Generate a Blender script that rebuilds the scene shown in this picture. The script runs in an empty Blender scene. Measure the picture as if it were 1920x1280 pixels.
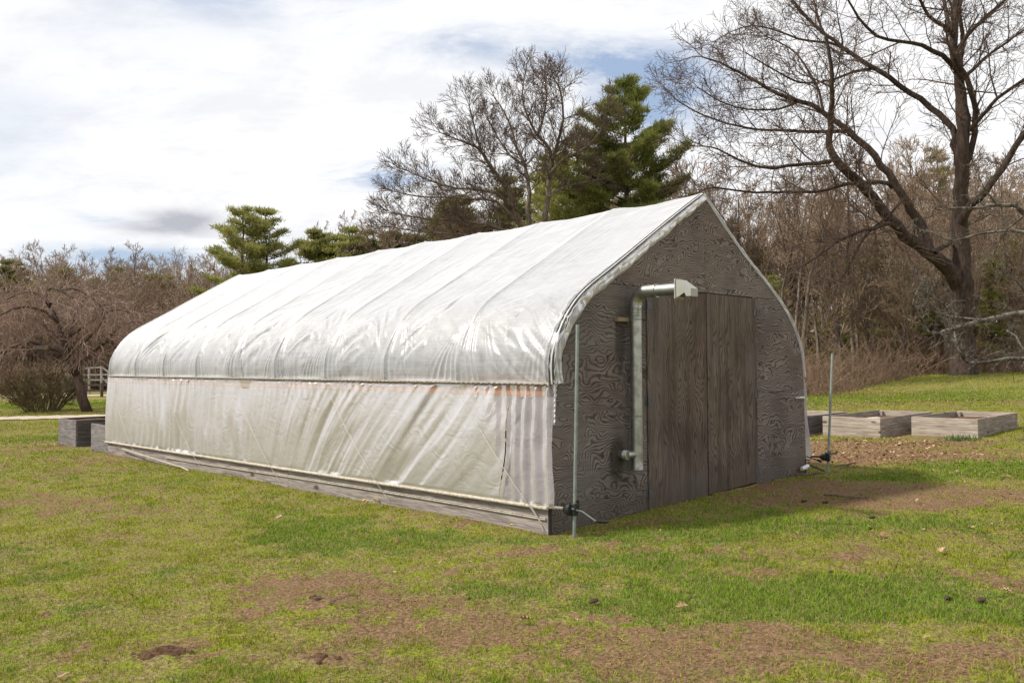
import bpy, math, random
import numpy as np
from mathutils import Vector, Matrix

sc = bpy.context.scene
COL = sc.collection
rng = np.random.default_rng(7)
random.seed(7)
PI = math.pi

# ------------------------------------------------------------------ camera
CAM = np.array([-5.820, -5.426, 1.625])
FPX = 1557.2
MR = np.array([[0.71483657, -0.69925280, -0.00736186],
               [-0.01260120, -0.02340649, 0.99964661],
               [0.69917801, 0.71449119, 0.02554324]])
cam_d = bpy.data.cameras.new("camera")
cam = bpy.data.objects.new("camera", cam_d)
COL.objects.link(cam)
cam_d.sensor_width = 36
cam_d.lens = FPX / 1920 * 36
cam_d.clip_end = 2000
m = Matrix.Identity(4)
for r in range(3):
    m[r][0], m[r][1], m[r][2], m[r][3] = MR[0][r], MR[1][r], -MR[2][r], CAM[r]
cam.matrix_world = m
sc.camera = cam

# ------------------------------------------------------------------ sky and sun
SUN_EL, SUN_AZ = math.radians(49), math.radians(-54)      # azimuth from +y towards +x
world = bpy.data.worlds.new("World")
sc.world = world
world.use_nodes = True


class NT:
    """small helper for node trees"""
    def __init__(s, nt):
        s.nt = nt
        s.n = nt.nodes
        s.l = nt.links

    def node(s, t, **kw):
        nd = s.n.new(t)
        for k, v in kw.items():
            setattr(nd, k, v)
        return nd

    def put(s, sock, v):
        if hasattr(v, 'is_output') or isinstance(v, bpy.types.NodeSocket):
            s.l.new(v, sock)
        else:
            sock.default_value = v

    def math(s, op, a, b=None, c=None, clamp=False):
        nd = s.node('ShaderNodeMath', operation=op)
        nd.use_clamp = clamp
        s.put(nd.inputs[0], a)
        if b is not None: s.put(nd.inputs[1], b)
        if c is not None: s.put(nd.inputs[2], c)
        return nd.outputs[0]

    def noise(s, vec, scale, detail=3, rough=.5, dist=0, out='Fac'):
        nd = s.node('ShaderNodeTexNoise')
        if vec is not None: s.l.new(vec, nd.inputs['Vector'])
        nd.inputs['Scale'].default_value = scale
        nd.inputs['Detail'].default_value = detail
        nd.inputs['Roughness'].default_value = rough
        nd.inputs['Distortion'].default_value = dist
        return nd.outputs[out]

    def mapping(s, vec, scale=(1, 1, 1), loc=(0, 0, 0), rot=(0, 0, 0)):
        nd = s.node('ShaderNodeMapping')
        s.l.new(vec, nd.inputs['Vector'])
        s.put(nd.inputs['Scale'], scale)
        s.put(nd.inputs['Location'], loc)
        s.put(nd.inputs['Rotation'], rot)
        return nd.outputs[0]

    def ramp(s, fac, stops, interp='LINEAR'):
        nd = s.node('ShaderNodeValToRGB')
        s.l.new(fac, nd.inputs[0])
        cr = nd.color_ramp
        cr.interpolation = interp
        while len(cr.elements) < len(stops):
            cr.elements.new(.5)
        for e, (p, c) in zip(cr.elements, stops):
            e.position = p
            e.color = (c, c, c, 1) if isinstance(c, (int, float)) else (*c, 1)
        return nd.outputs[0]

    def mix(s, fac, a, b, blend='MIX'):
        nd = s.node('ShaderNodeMix', data_type='RGBA', blend_type=blend)
        s.put(nd.inputs[0], fac)
        for i, v in ((6, a), (7, b)):
            s.put(nd.inputs[i], (*v, 1) if isinstance(v, tuple) and len(v) == 3 else v)
        return nd.outputs[2]

    def attr(s, name, out='Fac'):
        nd = s.node('ShaderNodeAttribute')
        nd.attribute_name = name
        return nd.outputs[out]

    def smooth(s, v, lo, hi, a=0., b=1.):
        nd = s.node('ShaderNodeMapRange')
        nd.interpolation_type = 'SMOOTHSTEP'
        s.put(nd.inputs[0], v)
        nd.inputs[1].default_value, nd.inputs[2].default_value = lo, hi
        nd.inputs[3].default_value, nd.inputs[4].default_value = a, b
        return nd.outputs[0]


def build_world():
    w = NT(world.node_tree)
    w.n.clear()
    tc = w.node('ShaderNodeTexCoord')
    sky = w.node('ShaderNodeTexSky', sky_type='NISHITA')
    sky.sun_disc = False
    sky.sun_elevation = SUN_EL
    sky.sun_rotation = SUN_AZ
    sky.altitude = 50
    sky.dust_density = 1.5
    d = tc.outputs['Generated']
    sep = w.node('ShaderNodeSeparateXYZ')
    w.l.new(d, sep.inputs[0])
    x, y, z = sep.outputs
    # a cloud layer at constant height: direction divided by its slope
    zz = w.math('MAXIMUM', z, 0.02)
    zz = w.math('ADD', zz, 0.26)
    comb = w.node('ShaderNodeCombineXYZ')
    w.l.new(w.math('DIVIDE', x, zz), comb.inputs[0])
    w.l.new(w.math('DIVIDE', y, zz), comb.inputs[1])
    p = w.mapping(comb.outputs[0], scale=(1, 1, 1), loc=(3.1, .7, 0), rot=(0, 0, math.radians(45)))
    ps = w.mapping(p, scale=(.75, 1.2, 1))
    n1 = w.noise(ps, 1.1, 6, .55, .35)
    n2 = w.noise(ps, 3.4, 9, .66, .35)
    az = w.math('ARCTAN2', x, y)
    el = w.math('ARCSINE', z)

    def blob(a0, e0, ra, re):
        u = w.math('DIVIDE', w.math('SUBTRACT', az, math.radians(a0)), math.radians(ra))
        v = w.math('DIVIDE', w.math('SUBTRACT', el, math.radians(e0)), math.radians(re))
        q = w.math('ADD', w.math('MULTIPLY', u, u), w.math('MULTIPLY', v, v))
        return w.math('EXPONENT', w.math('MULTIPLY', q, -1.))

    # openings in the cloud sheet where blue shows
    wob = w.smooth(w.math('ADD', w.math('MULTIPLY', n2, .7), w.math('MULTIPLY', n1, .3)), .36, .60, .15, 1.75)
    opens = None
    for (a0, e0, ra, re, s) in ((54.5, 17.2, 4.5, 2.6, .75), (50.0, 20.3, 5.0, 1.2, .5), (35.2, 12.9, 3.2, 1.2, .7),
                                (18.0, 9.1, 1.5, .35, .5), (24, 24.5, 11, 2.2, .45), (41, 21.4, 5, 1.5, .3),
                                (20, 5.8, 7, 1.1, .4), (21, 6.9, 7, .5, .35)):
        b = w.math('MULTIPLY', blob(a0, e0, ra, re), s)
        opens = b if opens is None else w.math('ADD', opens, b)
    opens = w.math('MULTIPLY', w.math('MULTIPLY', opens, wob), 1.5)
    gen = w.smooth(n1, .50, .70, 0, .36)
    thin = w.math('ADD', opens, gen, clamp=True)
    # grey undersides
    grey = w.math('MULTIPLY', w.math('ADD', w.math('MULTIPLY', blob(22.6, 9.3, 2.6, .62), 1.1), w.math('MULTIPLY', blob(21.6, 8.6, 3.4, .4), .7)),
                  w.smooth(n2, .25, .6, .5, 1.1), clamp=True)
    streak = w.smooth(n2, .44, .66, 0., 1.)
    shade = w.mix(w.math('MULTIPLY', streak, .42), (8.6, 8.6, 8.65), (6.0, 6.1, 6.6))
    shade = w.mix(w.math('MULTIPLY', grey, .8), shade, (3.3, 3.4, 4.0))
    blue = w.mix(.55, sky.outputs[0], (4.4, 5.5, 7.4))
    c = w.mix(thin, shade, blue)
    # below the horizon: plain ground colour
    c = w.mix(w.smooth(z, -.06, -.01), (1.0, .95, .8), c)
    bg = w.node('ShaderNodeBackground')
    w.l.new(c, bg.inputs[0])
    bg.inputs[1].default_value = 0.1
    out = w.node('ShaderNodeOutputWorld')
    w.l.new(bg.outputs[0], out.inputs[0])


build_world()
sun_d = bpy.data.lights.new("sun", 'SUN')
sun_d.energy = 4.1
sun_d.angle = math.radians(4)
sun_d.color = (1, .93, .82)
sun = bpy.data.objects.new("sun", sun_d)
COL.objects.link(sun)
sv = Vector((math.cos(SUN_EL) * math.sin(SUN_AZ), math.cos(SUN_EL) * math.cos(SUN_AZ), math.sin(SUN_EL)))
sun.rotation_euler = sv.to_track_quat('Z', 'Y').to_euler()
sun.location = (-20, 5, 30)
sc.view_settings.view_transform = 'Standard'
sc.view_settings.look = 'None'
sc.view_settings.gamma = 1
sc.view_settings.exposure = 0.3
sc.cycles.max_bounces = 10
sc.cycles.transparent_max_bounces = 12
sc.cycles.use_denoising = True


# ------------------------------------------------------------------ geometry helpers
def smoothstep(t):
    t = np.clip(t, 0, 1)
    return t * t * (3 - 2 * t)


def gz(x, y):
    """height of the ground"""
    x = np.asarray(x, float); y = np.asarray(y, float)
    h = .013 * np.clip(x, -30, 45) - .0085 * np.clip(y, -20, 45)
    h = h + .40 * smoothstep((x - 27) / 13) * smoothstep((26 - y) / 12)
    return h


def ray(px, py):
    return np.array([(px - 960) / FPX, (640 - py) / FPX, 1.]) @ MR


def at(px, py, dep):
    """the world point seen at a pixel, dep metres ahead"""
    d = ray(px, py)
    f = d[0] * .69923 + d[1] * .71476      # horizontal forward part
    return CAM + d * dep / f


def gp(px, dep):
    """ground point under a pixel column at a given distance ahead"""
    p = at(px, 680, dep)
    return float(p[0]), float(p[1]), float(gz(p[0], p[1]))


def hsh(ix, iy, seed):
    h = (ix.astype(np.int64) * 374761393 + iy.astype(np.int64) * 668265263 + seed * 1442695041) & 0xffffffff
    h = ((h ^ (h >> 13)) * 1274126177) & 0xffffffff
    return ((h ^ (h >> 16)) & 0xffff) / 65535.


def vnoise(x, y, seed=0):
    x = np.asarray(x, float); y = np.asarray(y, float)
    ix = np.floor(x); iy = np.floor(y)
    fx = x - ix; fy = y - iy
    fx = fx * fx * (3 - 2 * fx); fy = fy * fy * (3 - 2 * fy)
    a = hsh(ix, iy, seed); b = hsh(ix + 1, iy, seed); c = hsh(ix, iy + 1, seed); d = hsh(ix + 1, iy + 1, seed)
    return (a + (b - a) * fx) * (1 - fy) + (c + (d - c) * fx) * fy


def fbm(x, y, seed=0, oct=4, gain=.5):
    s = 0; a = 1; t = 0
    for o in range(oct):
        s = s + a * vnoise(np.asarray(x) * 2 ** o, np.asarray(y) * 2 ** o, seed + o * 17)
        t += a; a *= gain
    return s / t


def mesh_np(name, V, F, mats=(), smooth=True, attrs=None, fmat=None):
    """V (n,3), F (m,k) with one k"""
    V = np.ascontiguousarray(V, np.float32); F = np.ascontiguousarray(F, np.int32)
    me = bpy.data.meshes.new(name)
    me.vertices.add(len(V)); me.vertices.foreach_set('co', V.ravel())
    k = F.shape[1]
    me.loops.add(F.size); me.loops.foreach_set('vertex_index', F.ravel())
    me.polygons.add(len(F))
    me.polygons.foreach_set('loop_start', np.arange(0, F.size, k, dtype=np.int32))
    me.polygons.foreach_set('loop_total', np.full(len(F), k, np.int32))
    if smooth:
        me.polygons.foreach_set('use_smooth', np.ones(len(F), bool))
    if fmat is not None:
        me.polygons.foreach_set('material_index', np.asarray(fmat, np.int32))
    for mt in mats: me.materials.append(mt)
    for an, av in (attrs or {}).items():
        a = me.attributes.new(an, 'FLOAT', 'POINT')
        a.data.foreach_set('value', np.ascontiguousarray(av, np.float32))
    me.update(calc_edges=True)
    me.validate()
    return me


def obj(name, me, parent=None, label=None, cat=None, group=None, kind=None, loc=None):
    o = bpy.data.objects.new(name, me)
    COL.objects.link(o)
    if parent is not None: o.parent = parent
    if label: o['label'] = label
    if cat: o['category'] = cat
    if group: o['group'] = group
    if kind: o['kind'] = kind
    if loc is not None: o.location = loc
    return o


def grid_faces(nu, nv):
    i = np.arange(nu - 1)[:, None] * nv + np.arange(nv - 1)[None]
    i = i.ravel()
    return np.stack([i, i + nv, i + nv + 1, i + 1], 1)


class Tubes:
    """many tapered tubes in one mesh"""
    def __init__(s):
        s.b = {}

    def add(s, pts, rad, sides=5):
        pts = np.asarray(pts, float)
        s.b.setdefault((len(pts), sides), []).append((pts, np.asarray(rad, float)))

    def build(s, name, mat, smooth=True, cap=False):
        VV = []; FF = []; off = 0; RR = []
        for (n, k), L in s.b.items():
            P = np.array([a for a, _ in L]); Rr = np.array([r for _, r in L])
            m_ = len(L)
            T = np.empty_like(P)
            T[:, 1:-1] = P[:, 2:] - P[:, :-2]; T[:, 0] = P[:, 1] - P[:, 0]; T[:, -1] = P[:, -1] - P[:, -2]
            T /= np.linalg.norm(T, axis=2, keepdims=True) + 1e-9
            ch = P[:, -1] - P[:, 0]
            ref = np.zeros((m_, 3)); ref[np.arange(m_), np.argmin(np.abs(ch), axis=1)] = 1
            A = np.cross(T, ref[:, None, :]); A /= np.linalg.norm(A, axis=2, keepdims=True) + 1e-9
            B = np.cross(T, A)
            th = np.arange(k) * 2 * PI / k
            ring = A[:, :, None] * np.cos(th)[None, None, :, None] + B[:, :, None] * np.sin(th)[None, None, :, None]
            V = P[:, :, None] + ring * Rr[:, :, None, None]
            VV.append(V.reshape(-1, 3))
            RR.append(np.repeat(rng.random(m_), n * k))
            base = off + np.arange(m_)[:, None, None] * n * k
            i = np.arange(n - 1)[None, :, None] * k
            j = np.arange(k)[None, None, :]
            j2 = (j + 1) % k
            f = np.stack([base + i + j, base + i + j2, base + i + k + j2, base + i + k + j], -1)
            FF.append(f.reshape(-1, 4))
            off += m_ * n * k
        return mesh_np(name, np.concatenate(VV), np.concatenate(FF), [mat], smooth, {'rnd': np.concatenate(RR)})


class MB:
    """boxes, prisms, tubes and lathes collected in one mesh"""
    def __init__(s):
        s.v = []; s.f = []

    def add(s, vs, fs):
        o = len(s.v)
        s.v += [tuple(map(float, v)) for v in vs]
        s.f += [tuple(i + o for i in f) for f in fs]
        return s

    def box(s, x0, x1, y0, y1, z0, z1, M=None, b=0):
        if b <= 0:
            vs = [(x, y, z) for z in (z0, z1) for y in (y0, y1) for x in (x0, x1)]
            fs = [(0, 2, 3, 1), (4, 5, 7, 6), (0, 1, 5, 4), (2, 6, 7, 3), (0, 4, 6, 2), (1, 3, 7, 5)]
        else:
            vs = []
            for z, q in ((z0, b), (z0 + b, 0), (z1 - b, 0), (z1, b)):
                r = [(x0 + q + (b if q == 0 else 0), y0 + q), (x1 - q - (b if q == 0 else 0), y0 + q), (x1 - q, y0 + q + (b if q == 0 else 0)),
                     (x1 - q, y1 - q - (b if q == 0 else 0)), (x1 - q - (b if q == 0 else 0), y1 - q), (x0 + q + (b if q == 0 else 0), y1 - q),
                     (x0 + q, y1 - q - (b if q == 0 else 0)), (x0 + q, y0 + q + (b if q == 0 else 0))]
                vs += [(a, c, z) for a, c in r]
            fs = []
            for k in range(3):
                for i in range(8):
                    j = (i + 1) % 8
                    fs.append((k * 8 + i, k * 8 + j, k * 8 + 8 + j, k * 8 + 8 + i))
            fs.append(tuple(range(7, -1, -1))); fs.append(tuple(range(24, 32)))
        if M is not None: vs = [tuple(M @ Vector(v)) for v in vs]
        return s.add(vs, fs)

    def tube(s, pts, rad, k=10, cap=True):
        pts = [Vector(p) for p in pts]
        n = len(pts)
        if not hasattr(rad, '__len__'): rad = [rad] * n
        vs = []; A = None
        for i, p in enumerate(pts):
            t = (pts[min(i + 1, n - 1)] - pts[max(i - 1, 0)]).normalized()
            if A is None:
                A = t.orthogonal().normalized()
            A = (A - t * A.dot(t)).normalized()
            B = t.cross(A)
            for j in range(k):
                a = 2 * PI * j / k
                vs.append(tuple(p + (A * math.cos(a) + B * math.sin(a)) * rad[i]))
        fs = []
        for i in range(n - 1):
            for j in range(k):
                j2 = (j + 1) % k
                fs.append((i * k + j, i * k + j2, (i + 1) * k + j2, (i + 1) * k + j))
        if cap:
            fs.append(tuple(range(k - 1, -1, -1))); fs.append(tuple((n - 1) * k + j for j in range(k)))
        return s.add(vs, fs)

    def prism(s, poly, y0, y1):
        """polygon in x, z pushed along y"""
        n = len(poly)
        vs = [(x, y0, z) for x, z in poly] + [(x, y1, z) for x, z in poly]
        fs = [tuple(range(n)), tuple(range(2 * n - 1, n - 1, -1))]
        fs += [(i, i + n, (i + 1) % n + n, (i + 1) % n) for i in range(n)]
        return s.add(vs, fs)

    def mesh(s, name, mat, smooth=False):
        me = bpy.data.meshes.new(name)
        me.from_pydata(s.v, [], s.f)
        me.materials.append(mat)
        if smooth:
            me.polygons.foreach_set('use_smooth', np.ones(len(me.polygons), bool))
            me.set_sharp_from_angle(angle=math.radians(40))
        me.update()
        return me


# ------------------------------------------------------------------ materials
def new_mat(name):
    mt = bpy.data.materials.new(name)
    mt.use_nodes = True
    t = NT(mt.node_tree)
    t.n.clear()
    out = t.node('ShaderNodeOutputMaterial')
    return mt, t, out


def principled(t, out, col, rough=.8, metal=0., bump=None, bstr=.3, bdist=.01, spec=.3):
    b = t.node('ShaderNodeBsdfPrincipled')
    t.put(b.inputs['Base Color'], (*col, 1) if isinstance(col, tuple) else col)
    t.put(b.inputs['Roughness'], rough)
    b.inputs['Metallic'].default_value = metal
    b.inputs['Specular IOR Level'].default_value = spec
    if bump is not None:
        bn = t.node('ShaderNodeBump')
        bn.inputs['Strength'].default_value = bstr
        bn.inputs['Distance'].default_value = bdist
        t.l.new(bump, bn.inputs['Height'])
        t.l.new(bn.outputs[0], b.inputs['Normal'])
    t.l.new(b.outputs[0], out.inputs[0])
    return b


def obj_coords(t, shift=37.):
    tc = t.node('ShaderNodeTexCoord')
    oi = t.node('ShaderNodeObjectInfo')
    vm = t.node('ShaderNodeVectorMath', operation='ADD')
    c = t.node('ShaderNodeCombineXYZ')
    r = t.math('MULTIPLY', oi.outputs['Random'], shift)
    for i in range(3): t.l.new(r, c.inputs[i])
    t.l.new(tc.outputs['Object'], vm.inputs[0]); t.l.new(c.outputs[0], vm.inputs[1])
    return vm.outputs[0], tc.outputs['Object'], oi.outputs['Random']


def mat_plywood(name, vertical, light, dark, scale=1., freq=13, dark_patches=False):
    """weathered softwood plywood: contour figure of a peeled log"""
    mt, t, out = new_mat(name)
    v, vo, rnd = obj_coords(t)
    st = (2.2, 1, .45) if vertical else (.75, 1, 1.25)
    vm = t.mapping(v, scale=tuple(a * scale for a in st))
    big = t.noise(vm, 1.5, 2, .5, .35)
    mid = t.noise(vm, 5.0, 2, .5, .3)
    zone = t.noise(v, .8, 2)
    sp2 = t.node('ShaderNodeSeparateXYZ'); t.l.new(v, sp2.inputs[0])
    h = t.math('MULTIPLY', sp2.outputs[0] if vertical else sp2.outputs[2], 30 if vertical else 25.)
    h = t.math('ADD', h, t.math('MULTIPLY', big, t.smooth(zone, .35, .65, freq * .55, freq * 1.25)))
    h = t.math('ADD', h, t.math('MULTIPLY', mid, 2.0))
    fr = t.math('FRACT', h)
    band = t.ramp(fr, [(0, .0), (.10, .30), (.30, .95), (.62, 1.), (.80, .65), (.92, .18), (1, .0)])
    fine_v = t.mapping(v, scale=(70, 1, 3) if vertical else (3, 1, 70))
    fine = t.noise(fine_v, 1.2, 4, .7)
    blot = t.noise(v, 1.7, 4, .6)
    mask = t.math('MULTIPLY', band, t.smooth(fine, .28, .60, .45, 1.08))
    col = t.mix(mask, dark, light)
    col = t.mix(t.smooth(blot, .32, .62, .62, 0), col, t.mix(1., col, (.50, .47, .45), 'MULTIPLY'))
    tint = t.noise(v, .9, 3)
    grey = t.noise(t.mapping(v, loc=(9, 4, 2)), 1.3, 4, .6)
    col = t.mix(t.smooth(grey, .46, .66, 0, .40), col, (.150, .138, .130))
    col = t.mix(t.smooth(tint, .45, .7, 0, .5), col, t.mix(1., col, (1.05, .88, .80), 'MULTIPLY'))
    if vertical:
        streak = t.noise(t.mapping(v, scale=(6, 1, .25)), 1.6, 4, .6)
        col = t.mix(t.smooth(streak, .45, .62, 0, .6), col, t.mix(1., col, (.55, .53, .50), 'MULTIPLY'))
    # splash dirt rising from the ground
    sep = t.node('ShaderNodeSeparateXYZ'); t.l.new(vo, sep.inputs[0])
    dz = t.math('ADD', sep.outputs[2], t.math('MULTIPLY', blot, -.35))
    col = t.mix(t.smooth(dz, -.15, .25, .55, 0), col, (.075, .058, .045))
    if dark_patches:
        # soft dark patches by the lower flue stub and below the bracket
        for (sx, sz, rx, rz, am) in ((1.0, .62, .14, .26, .75), (1.07, 1.85, .10, .36, .6)):
            ux = t.math('DIVIDE', t.math('SUBTRACT', sep.outputs[0], sx), rx)
            uz = t.math('DIVIDE', t.math('SUBTRACT', sep.outputs[2], sz), rz)
            q = t.math('ADD', t.math('MULTIPLY', ux, ux), t.math('MULTIPLY', uz, uz))
            q = t.math('ADD', q, t.math('MULTIPLY_ADD', blot, 1.6, -.8))
            col = t.mix(t.smooth(q, .2, 1.3, am, 0), col, (.028, .024, .018))
    hgt = t.math('ADD', band, t.math('MULTIPLY', fine, .8))
    principled(t, out, col, .88, bump=hgt, bstr=.5, bdist=.004, spec=.2)
    return mt


def mat_board(name, light, dark, axis=0, knots=True):
    """weathered grey board, grain along the axis"""
    mt, t, out = new_mat(name)
    v, vo, rnd = obj_coords(t)
    sc3 = [9., 9., 9.]; sc3[axis] = .8
    g = t.noise(t.mapping(v, scale=tuple(sc3)), 2.6, 5, .65, .6)
    sc4 = [60., 60., 60.]; sc4[axis] = 2.
    f = t.noise(t.mapping(v, scale=tuple(sc4)), 1.5, 3, .6)
    b = t.noise(v, 2.3, 4, .6)
    fac = t.math('ADD', t.math('MULTIPLY', g, .7), t.math('MULTIPLY', f, .45))
    col = t.mix(t.smooth(fac, .38, .78), dark, light)
    col = t.mix(t.smooth(b, .5, .75, 0, .5), col, t.mix(1., col, (.60, .56, .52), 'MULTIPLY'))
    if knots:
        vo_ = t.node('ShaderNodeTexVoronoi'); vo_.inputs['Scale'].default_value = 1.
        sk = [3.3, 3.3, 3.3]; sk[axis] = 1.5
        t.l.new(t.mapping(v, scale=tuple(sk)), vo_.inputs['Vector'])
        col = t.mix(t.smooth(vo_.outputs['Distance'], .06, .13, .8, 0), col, (.035, .026, .02))
    sep = t.node('ShaderNodeSeparateXYZ'); t.l.new(vo, sep.inputs[0])
    principled(t, out, col, .9, bump=fac, bstr=.6, bdist=.004, spec=.15)
    return mt


def mat_film(name, clear, tint, rough=.2, mid=.5, contact=None, ior=1.6):
    """aged polythene film: see-through face on, milky and glossy where it turns or bunches"""
    mt, t, out = new_mat(name)
    v, vo, rnd = obj_coords(t, 0)
    dirt = t.noise(t.mapping(v, scale=(1, .35, 1)), 1.6, 5, .6)
    lines = t.noise(t.mapping(v, scale=(26, .30, 26)), 2.0, 3, .6)
    up = t.noise(t.mapping(v, scale=(1, 3.2, .25)), 2.4, 4, .6)
    cre = t.noise(t.mapping(v, scale=(1.3, .9, 1.1)), 3.5, 3, .5, 1.6)
    hg = t.math('MULTIPLY', t.math('ABSOLUTE', t.math('SUBTRACT', cre, .5)), -2.0)
    hg = t.math('ADD', hg, t.math('MULTIPLY', lines, .10))
    bn = t.node('ShaderNodeBump'); bn.inputs['Strength'].default_value = .22; bn.inputs['Distance'].default_value = .02
    t.l.new(hg, bn.inputs['Height'])
    mott = t.noise(t.mapping(v, scale=(1, .5, 1.4), rot=(.6, 0, 0)), 3.2, 6, .68, .8)
    col = t.mix(t.smooth(dirt, .35, .75), tint, tuple(c * .84 for c in tint))
    col = t.mix(t.smooth(mott, .44, .62, 0, .55), col, tuple(c * .78 for c in tint))
    df = t.node('ShaderNodeBsdfDiffuse'); t.l.new(col, df.inputs[0]); t.l.new(bn.outputs[0], df.inputs['Normal'])
    tr = t.node('ShaderNodeBsdfTranslucent'); t.l.new(col, tr.inputs[0]); t.l.new(bn.outputs[0], tr.inputs['Normal'])
    m1 = t.node('ShaderNodeMixShader'); m1.inputs[0].default_value = mid
    t.l.new(df.outputs[0], m1.inputs[1]); t.l.new(tr.outputs[0], m1.inputs[2])
    tp = t.node('ShaderNodeBsdfTransparent')
    lw = t.node('ShaderNodeLayerWeight'); lw.inputs['Blend'].default_value = .5
    face = t.smooth(lw.outputs['Facing'], .2, 1., 1., .15)
    hz = t.math('MULTIPLY', t.smooth(lines, .38, .62, 1.1, .72), t.smooth(up, .35, .65, 1.2, .62))
    al = t.math('MULTIPLY', t.math('MULTIPLY', face, hz), t.smooth(dirt, .35, .65, clear * 1.1, clear * .62), clamp=True)
    if contact:
        # film lying flat on the board under the rail shows the wood clearly
        sp = t.node('ShaderNodeSeparateXYZ'); t.l.new(vo, sp.inputs[0])
        zz = t.math('ADD', sp.outputs[2], t.math('MULTIPLY', up, .03))
        on = t.math('MULTIPLY', t.smooth(zz, contact[0] + .008, contact[0] + .022), t.smooth(up, .25, .6, 1., .7))
        al = t.math('ADD', al, t.math('MULTIPLY', on, .62), clamp=True)
    m2 = t.node('ShaderNodeMixShader')
    t.l.new(al, m2.inputs[0])
    t.l.new(m1.outputs[0], m2.inputs[1]); t.l.new(tp.outputs[0], m2.inputs[2])
    gl = t.node('ShaderNodeBsdfGlossy'); gl.inputs['Roughness'].default_value = rough
    gl.inputs[0].default_value = (1, 1, 1, 1)
    t.l.new(bn.outputs[0], gl.inputs['Normal'])
    fr = t.node('ShaderNodeFresnel'); fr.inputs[0].default_value = ior
    t.l.new(bn.outputs[0], fr.inputs['Normal'])
    m3 = t.node('ShaderNodeMixShader')
    t.l.new(t.math('MINIMUM', fr.outputs[0], .5), m3.inputs[0])
    t.l.new(m2.outputs[0], m3.inputs[1]); t.l.new(gl.outputs[0], m3.inputs[2])
    t.l.new(m3.outputs[0], out.inputs[0])
    return mt


def mat_plain(name, col, rough=.6, metal=0., var=.25, scale=8., spec=.4):
    mt, t, out = new_mat(name)
    v, vo, rnd = obj_coords(t)
    n = t.noise(v, scale, 4, .6)
    c = t.mix(t.smooth(n, .3, .7), col, tuple(x * (1 - var) for x in col))
    principled(t, out, c, t.smooth(n, .3, .7, rough, min(1, rough + .15)), metal, bump=n, bstr=.15, bdist=.003, spec=spec)
    return mt


def mat_bark(name, a, b, scale=1., lichen=0.):
    mt, t, out = new_mat(name)
    tc = t.node('ShaderNodeTexCoord')
    v = tc.outputs['Object']
    n = t.noise(t.mapping(v, scale=(6 * scale, 6 * scale, 1.3 * scale)), 1.6, 5, .65, .6)
    r = t.attr('rnd')
    big = t.noise(v, .8, 3)
    c = t.mix(t.smooth(n, .32, .68), a, b)
    c = t.mix(t.smooth(big, .35, .7, 0, .5), c, tuple(x * .75 for x in b))
    c = t.mix(t.math('MULTIPLY', r, .35), c, t.mix(1., c, (1.35, 1.15, 1.05), 'MULTIPLY'))
    if lichen:
        l = t.noise(v, 9., 4, .6)
        c = t.mix(t.smooth(l, .48, .6, 0, lichen), c, (.30, .31, .25))
    principled(t, out, c, .92, bump=n, bstr=.9, bdist=.03, spec=.12)
    return mt


def mat_needles(name, a, b, trans=.25):
    mt, t, out = new_mat(name)
    tc = t.node('ShaderNodeTexCoord')
    n = t.noise(tc.outputs['Object'], .55, 3)
    r = t.attr('rnd')
    oi = t.node('ShaderNodeObjectInfo')
    f = t.math('ADD', t.math('MULTIPLY', n, .8), t.math('MULTIPLY', r, .5))
    c = t.mix(t.smooth(f, .35, .95), a, b)
    c = t.mix(t.math('MULTIPLY', oi.outputs['Random'], .3), c, tuple((x + y) * .5 for x, y in zip(a, (.09, .07, .03))))
    df = t.node('ShaderNodeBsdfDiffuse'); t.l.new(c, df.inputs[0])
    tr = t.node('ShaderNodeBsdfTranslucent'); t.l.new(c, tr.inputs[0])
    m1 = t.node('ShaderNodeMixShader'); m1.inputs[0].default_value = trans
    t.l.new(df.outputs[0], m1.inputs[1]); t.l.new(tr.outputs[0], m1.inputs[2])
    t.l.new(m1.outputs[0], out.inputs[0])
    return mt


M = {}
M['ply_h'] = mat_plywood('weathered_plywood', False, (.225, .196, .180), (.052, .042, .037), 1.6, 22, True)
M['ply_top'] = mat_plywood('weathered_plywood_gable', False, (.250, .217, .193), (.052, .040, .034), 1.7, 24)
M['ply_v'] = mat_plywood('weathered_door_plywood', True, (.172, .136, .108), (.065, .049, .039), 1.3, 12)
M['base'] = mat_board('grey_baseboard', (.38, .34, .32), (.135, .115, .105), 1)
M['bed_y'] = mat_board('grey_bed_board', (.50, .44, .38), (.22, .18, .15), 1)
M['bed_x'] = mat_board('grey_bed_board_shaded', (.40, .34, .29), (.16, .13, .11), 0)  # same boards, with the shade of the sides turned from the sun in the colour
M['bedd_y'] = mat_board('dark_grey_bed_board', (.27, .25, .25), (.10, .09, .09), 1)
M['bedd_x'] = mat_board('dark_grey_bed_board_shaded', (.16, .145, .14), (.05, .045, .043), 0)  # darker copy: shade on the sides away from the sun is painted in
M['hipwood'] = mat_board('warm_hip_board', (.55, .28, .15), (.40, .19, .10), 1, False)
M['lumber'] = mat_board('raw_lumber', (.36, .30, .19), (.22, .17, .10), 0, False)
M['film'] = mat_film('roof_film', .50, (.655, .675, .71), .38, .45)
M['curtain'] = mat_film('curtain_film', .30, (.560, .520, .545), .36, .45, (1.295, 1.40), 1.45)
M['flap'] = mat_film('flap_film', .08, (.62, .61, .62), .45, .4, None, 1.4)
M['galv'] = mat_plain('galvanised_steel', (.27, .31, .285), .5, .5, .25, 14)
M['duct'] = mat_plain('duct_steel', (.46, .47, .44), .33, .9, .4, 12)
M['hood'] = mat_plain('hood_metal', (.36, .36, .33), .5, .3, .12, 9)
M['cream'] = mat_plain('cream_plastic', (.50, .455, .375), .6, 0, .45, 30)
M['white'] = mat_plain('white_trim', (.70, .69, .66), .5, 0, .2, 12)
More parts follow.
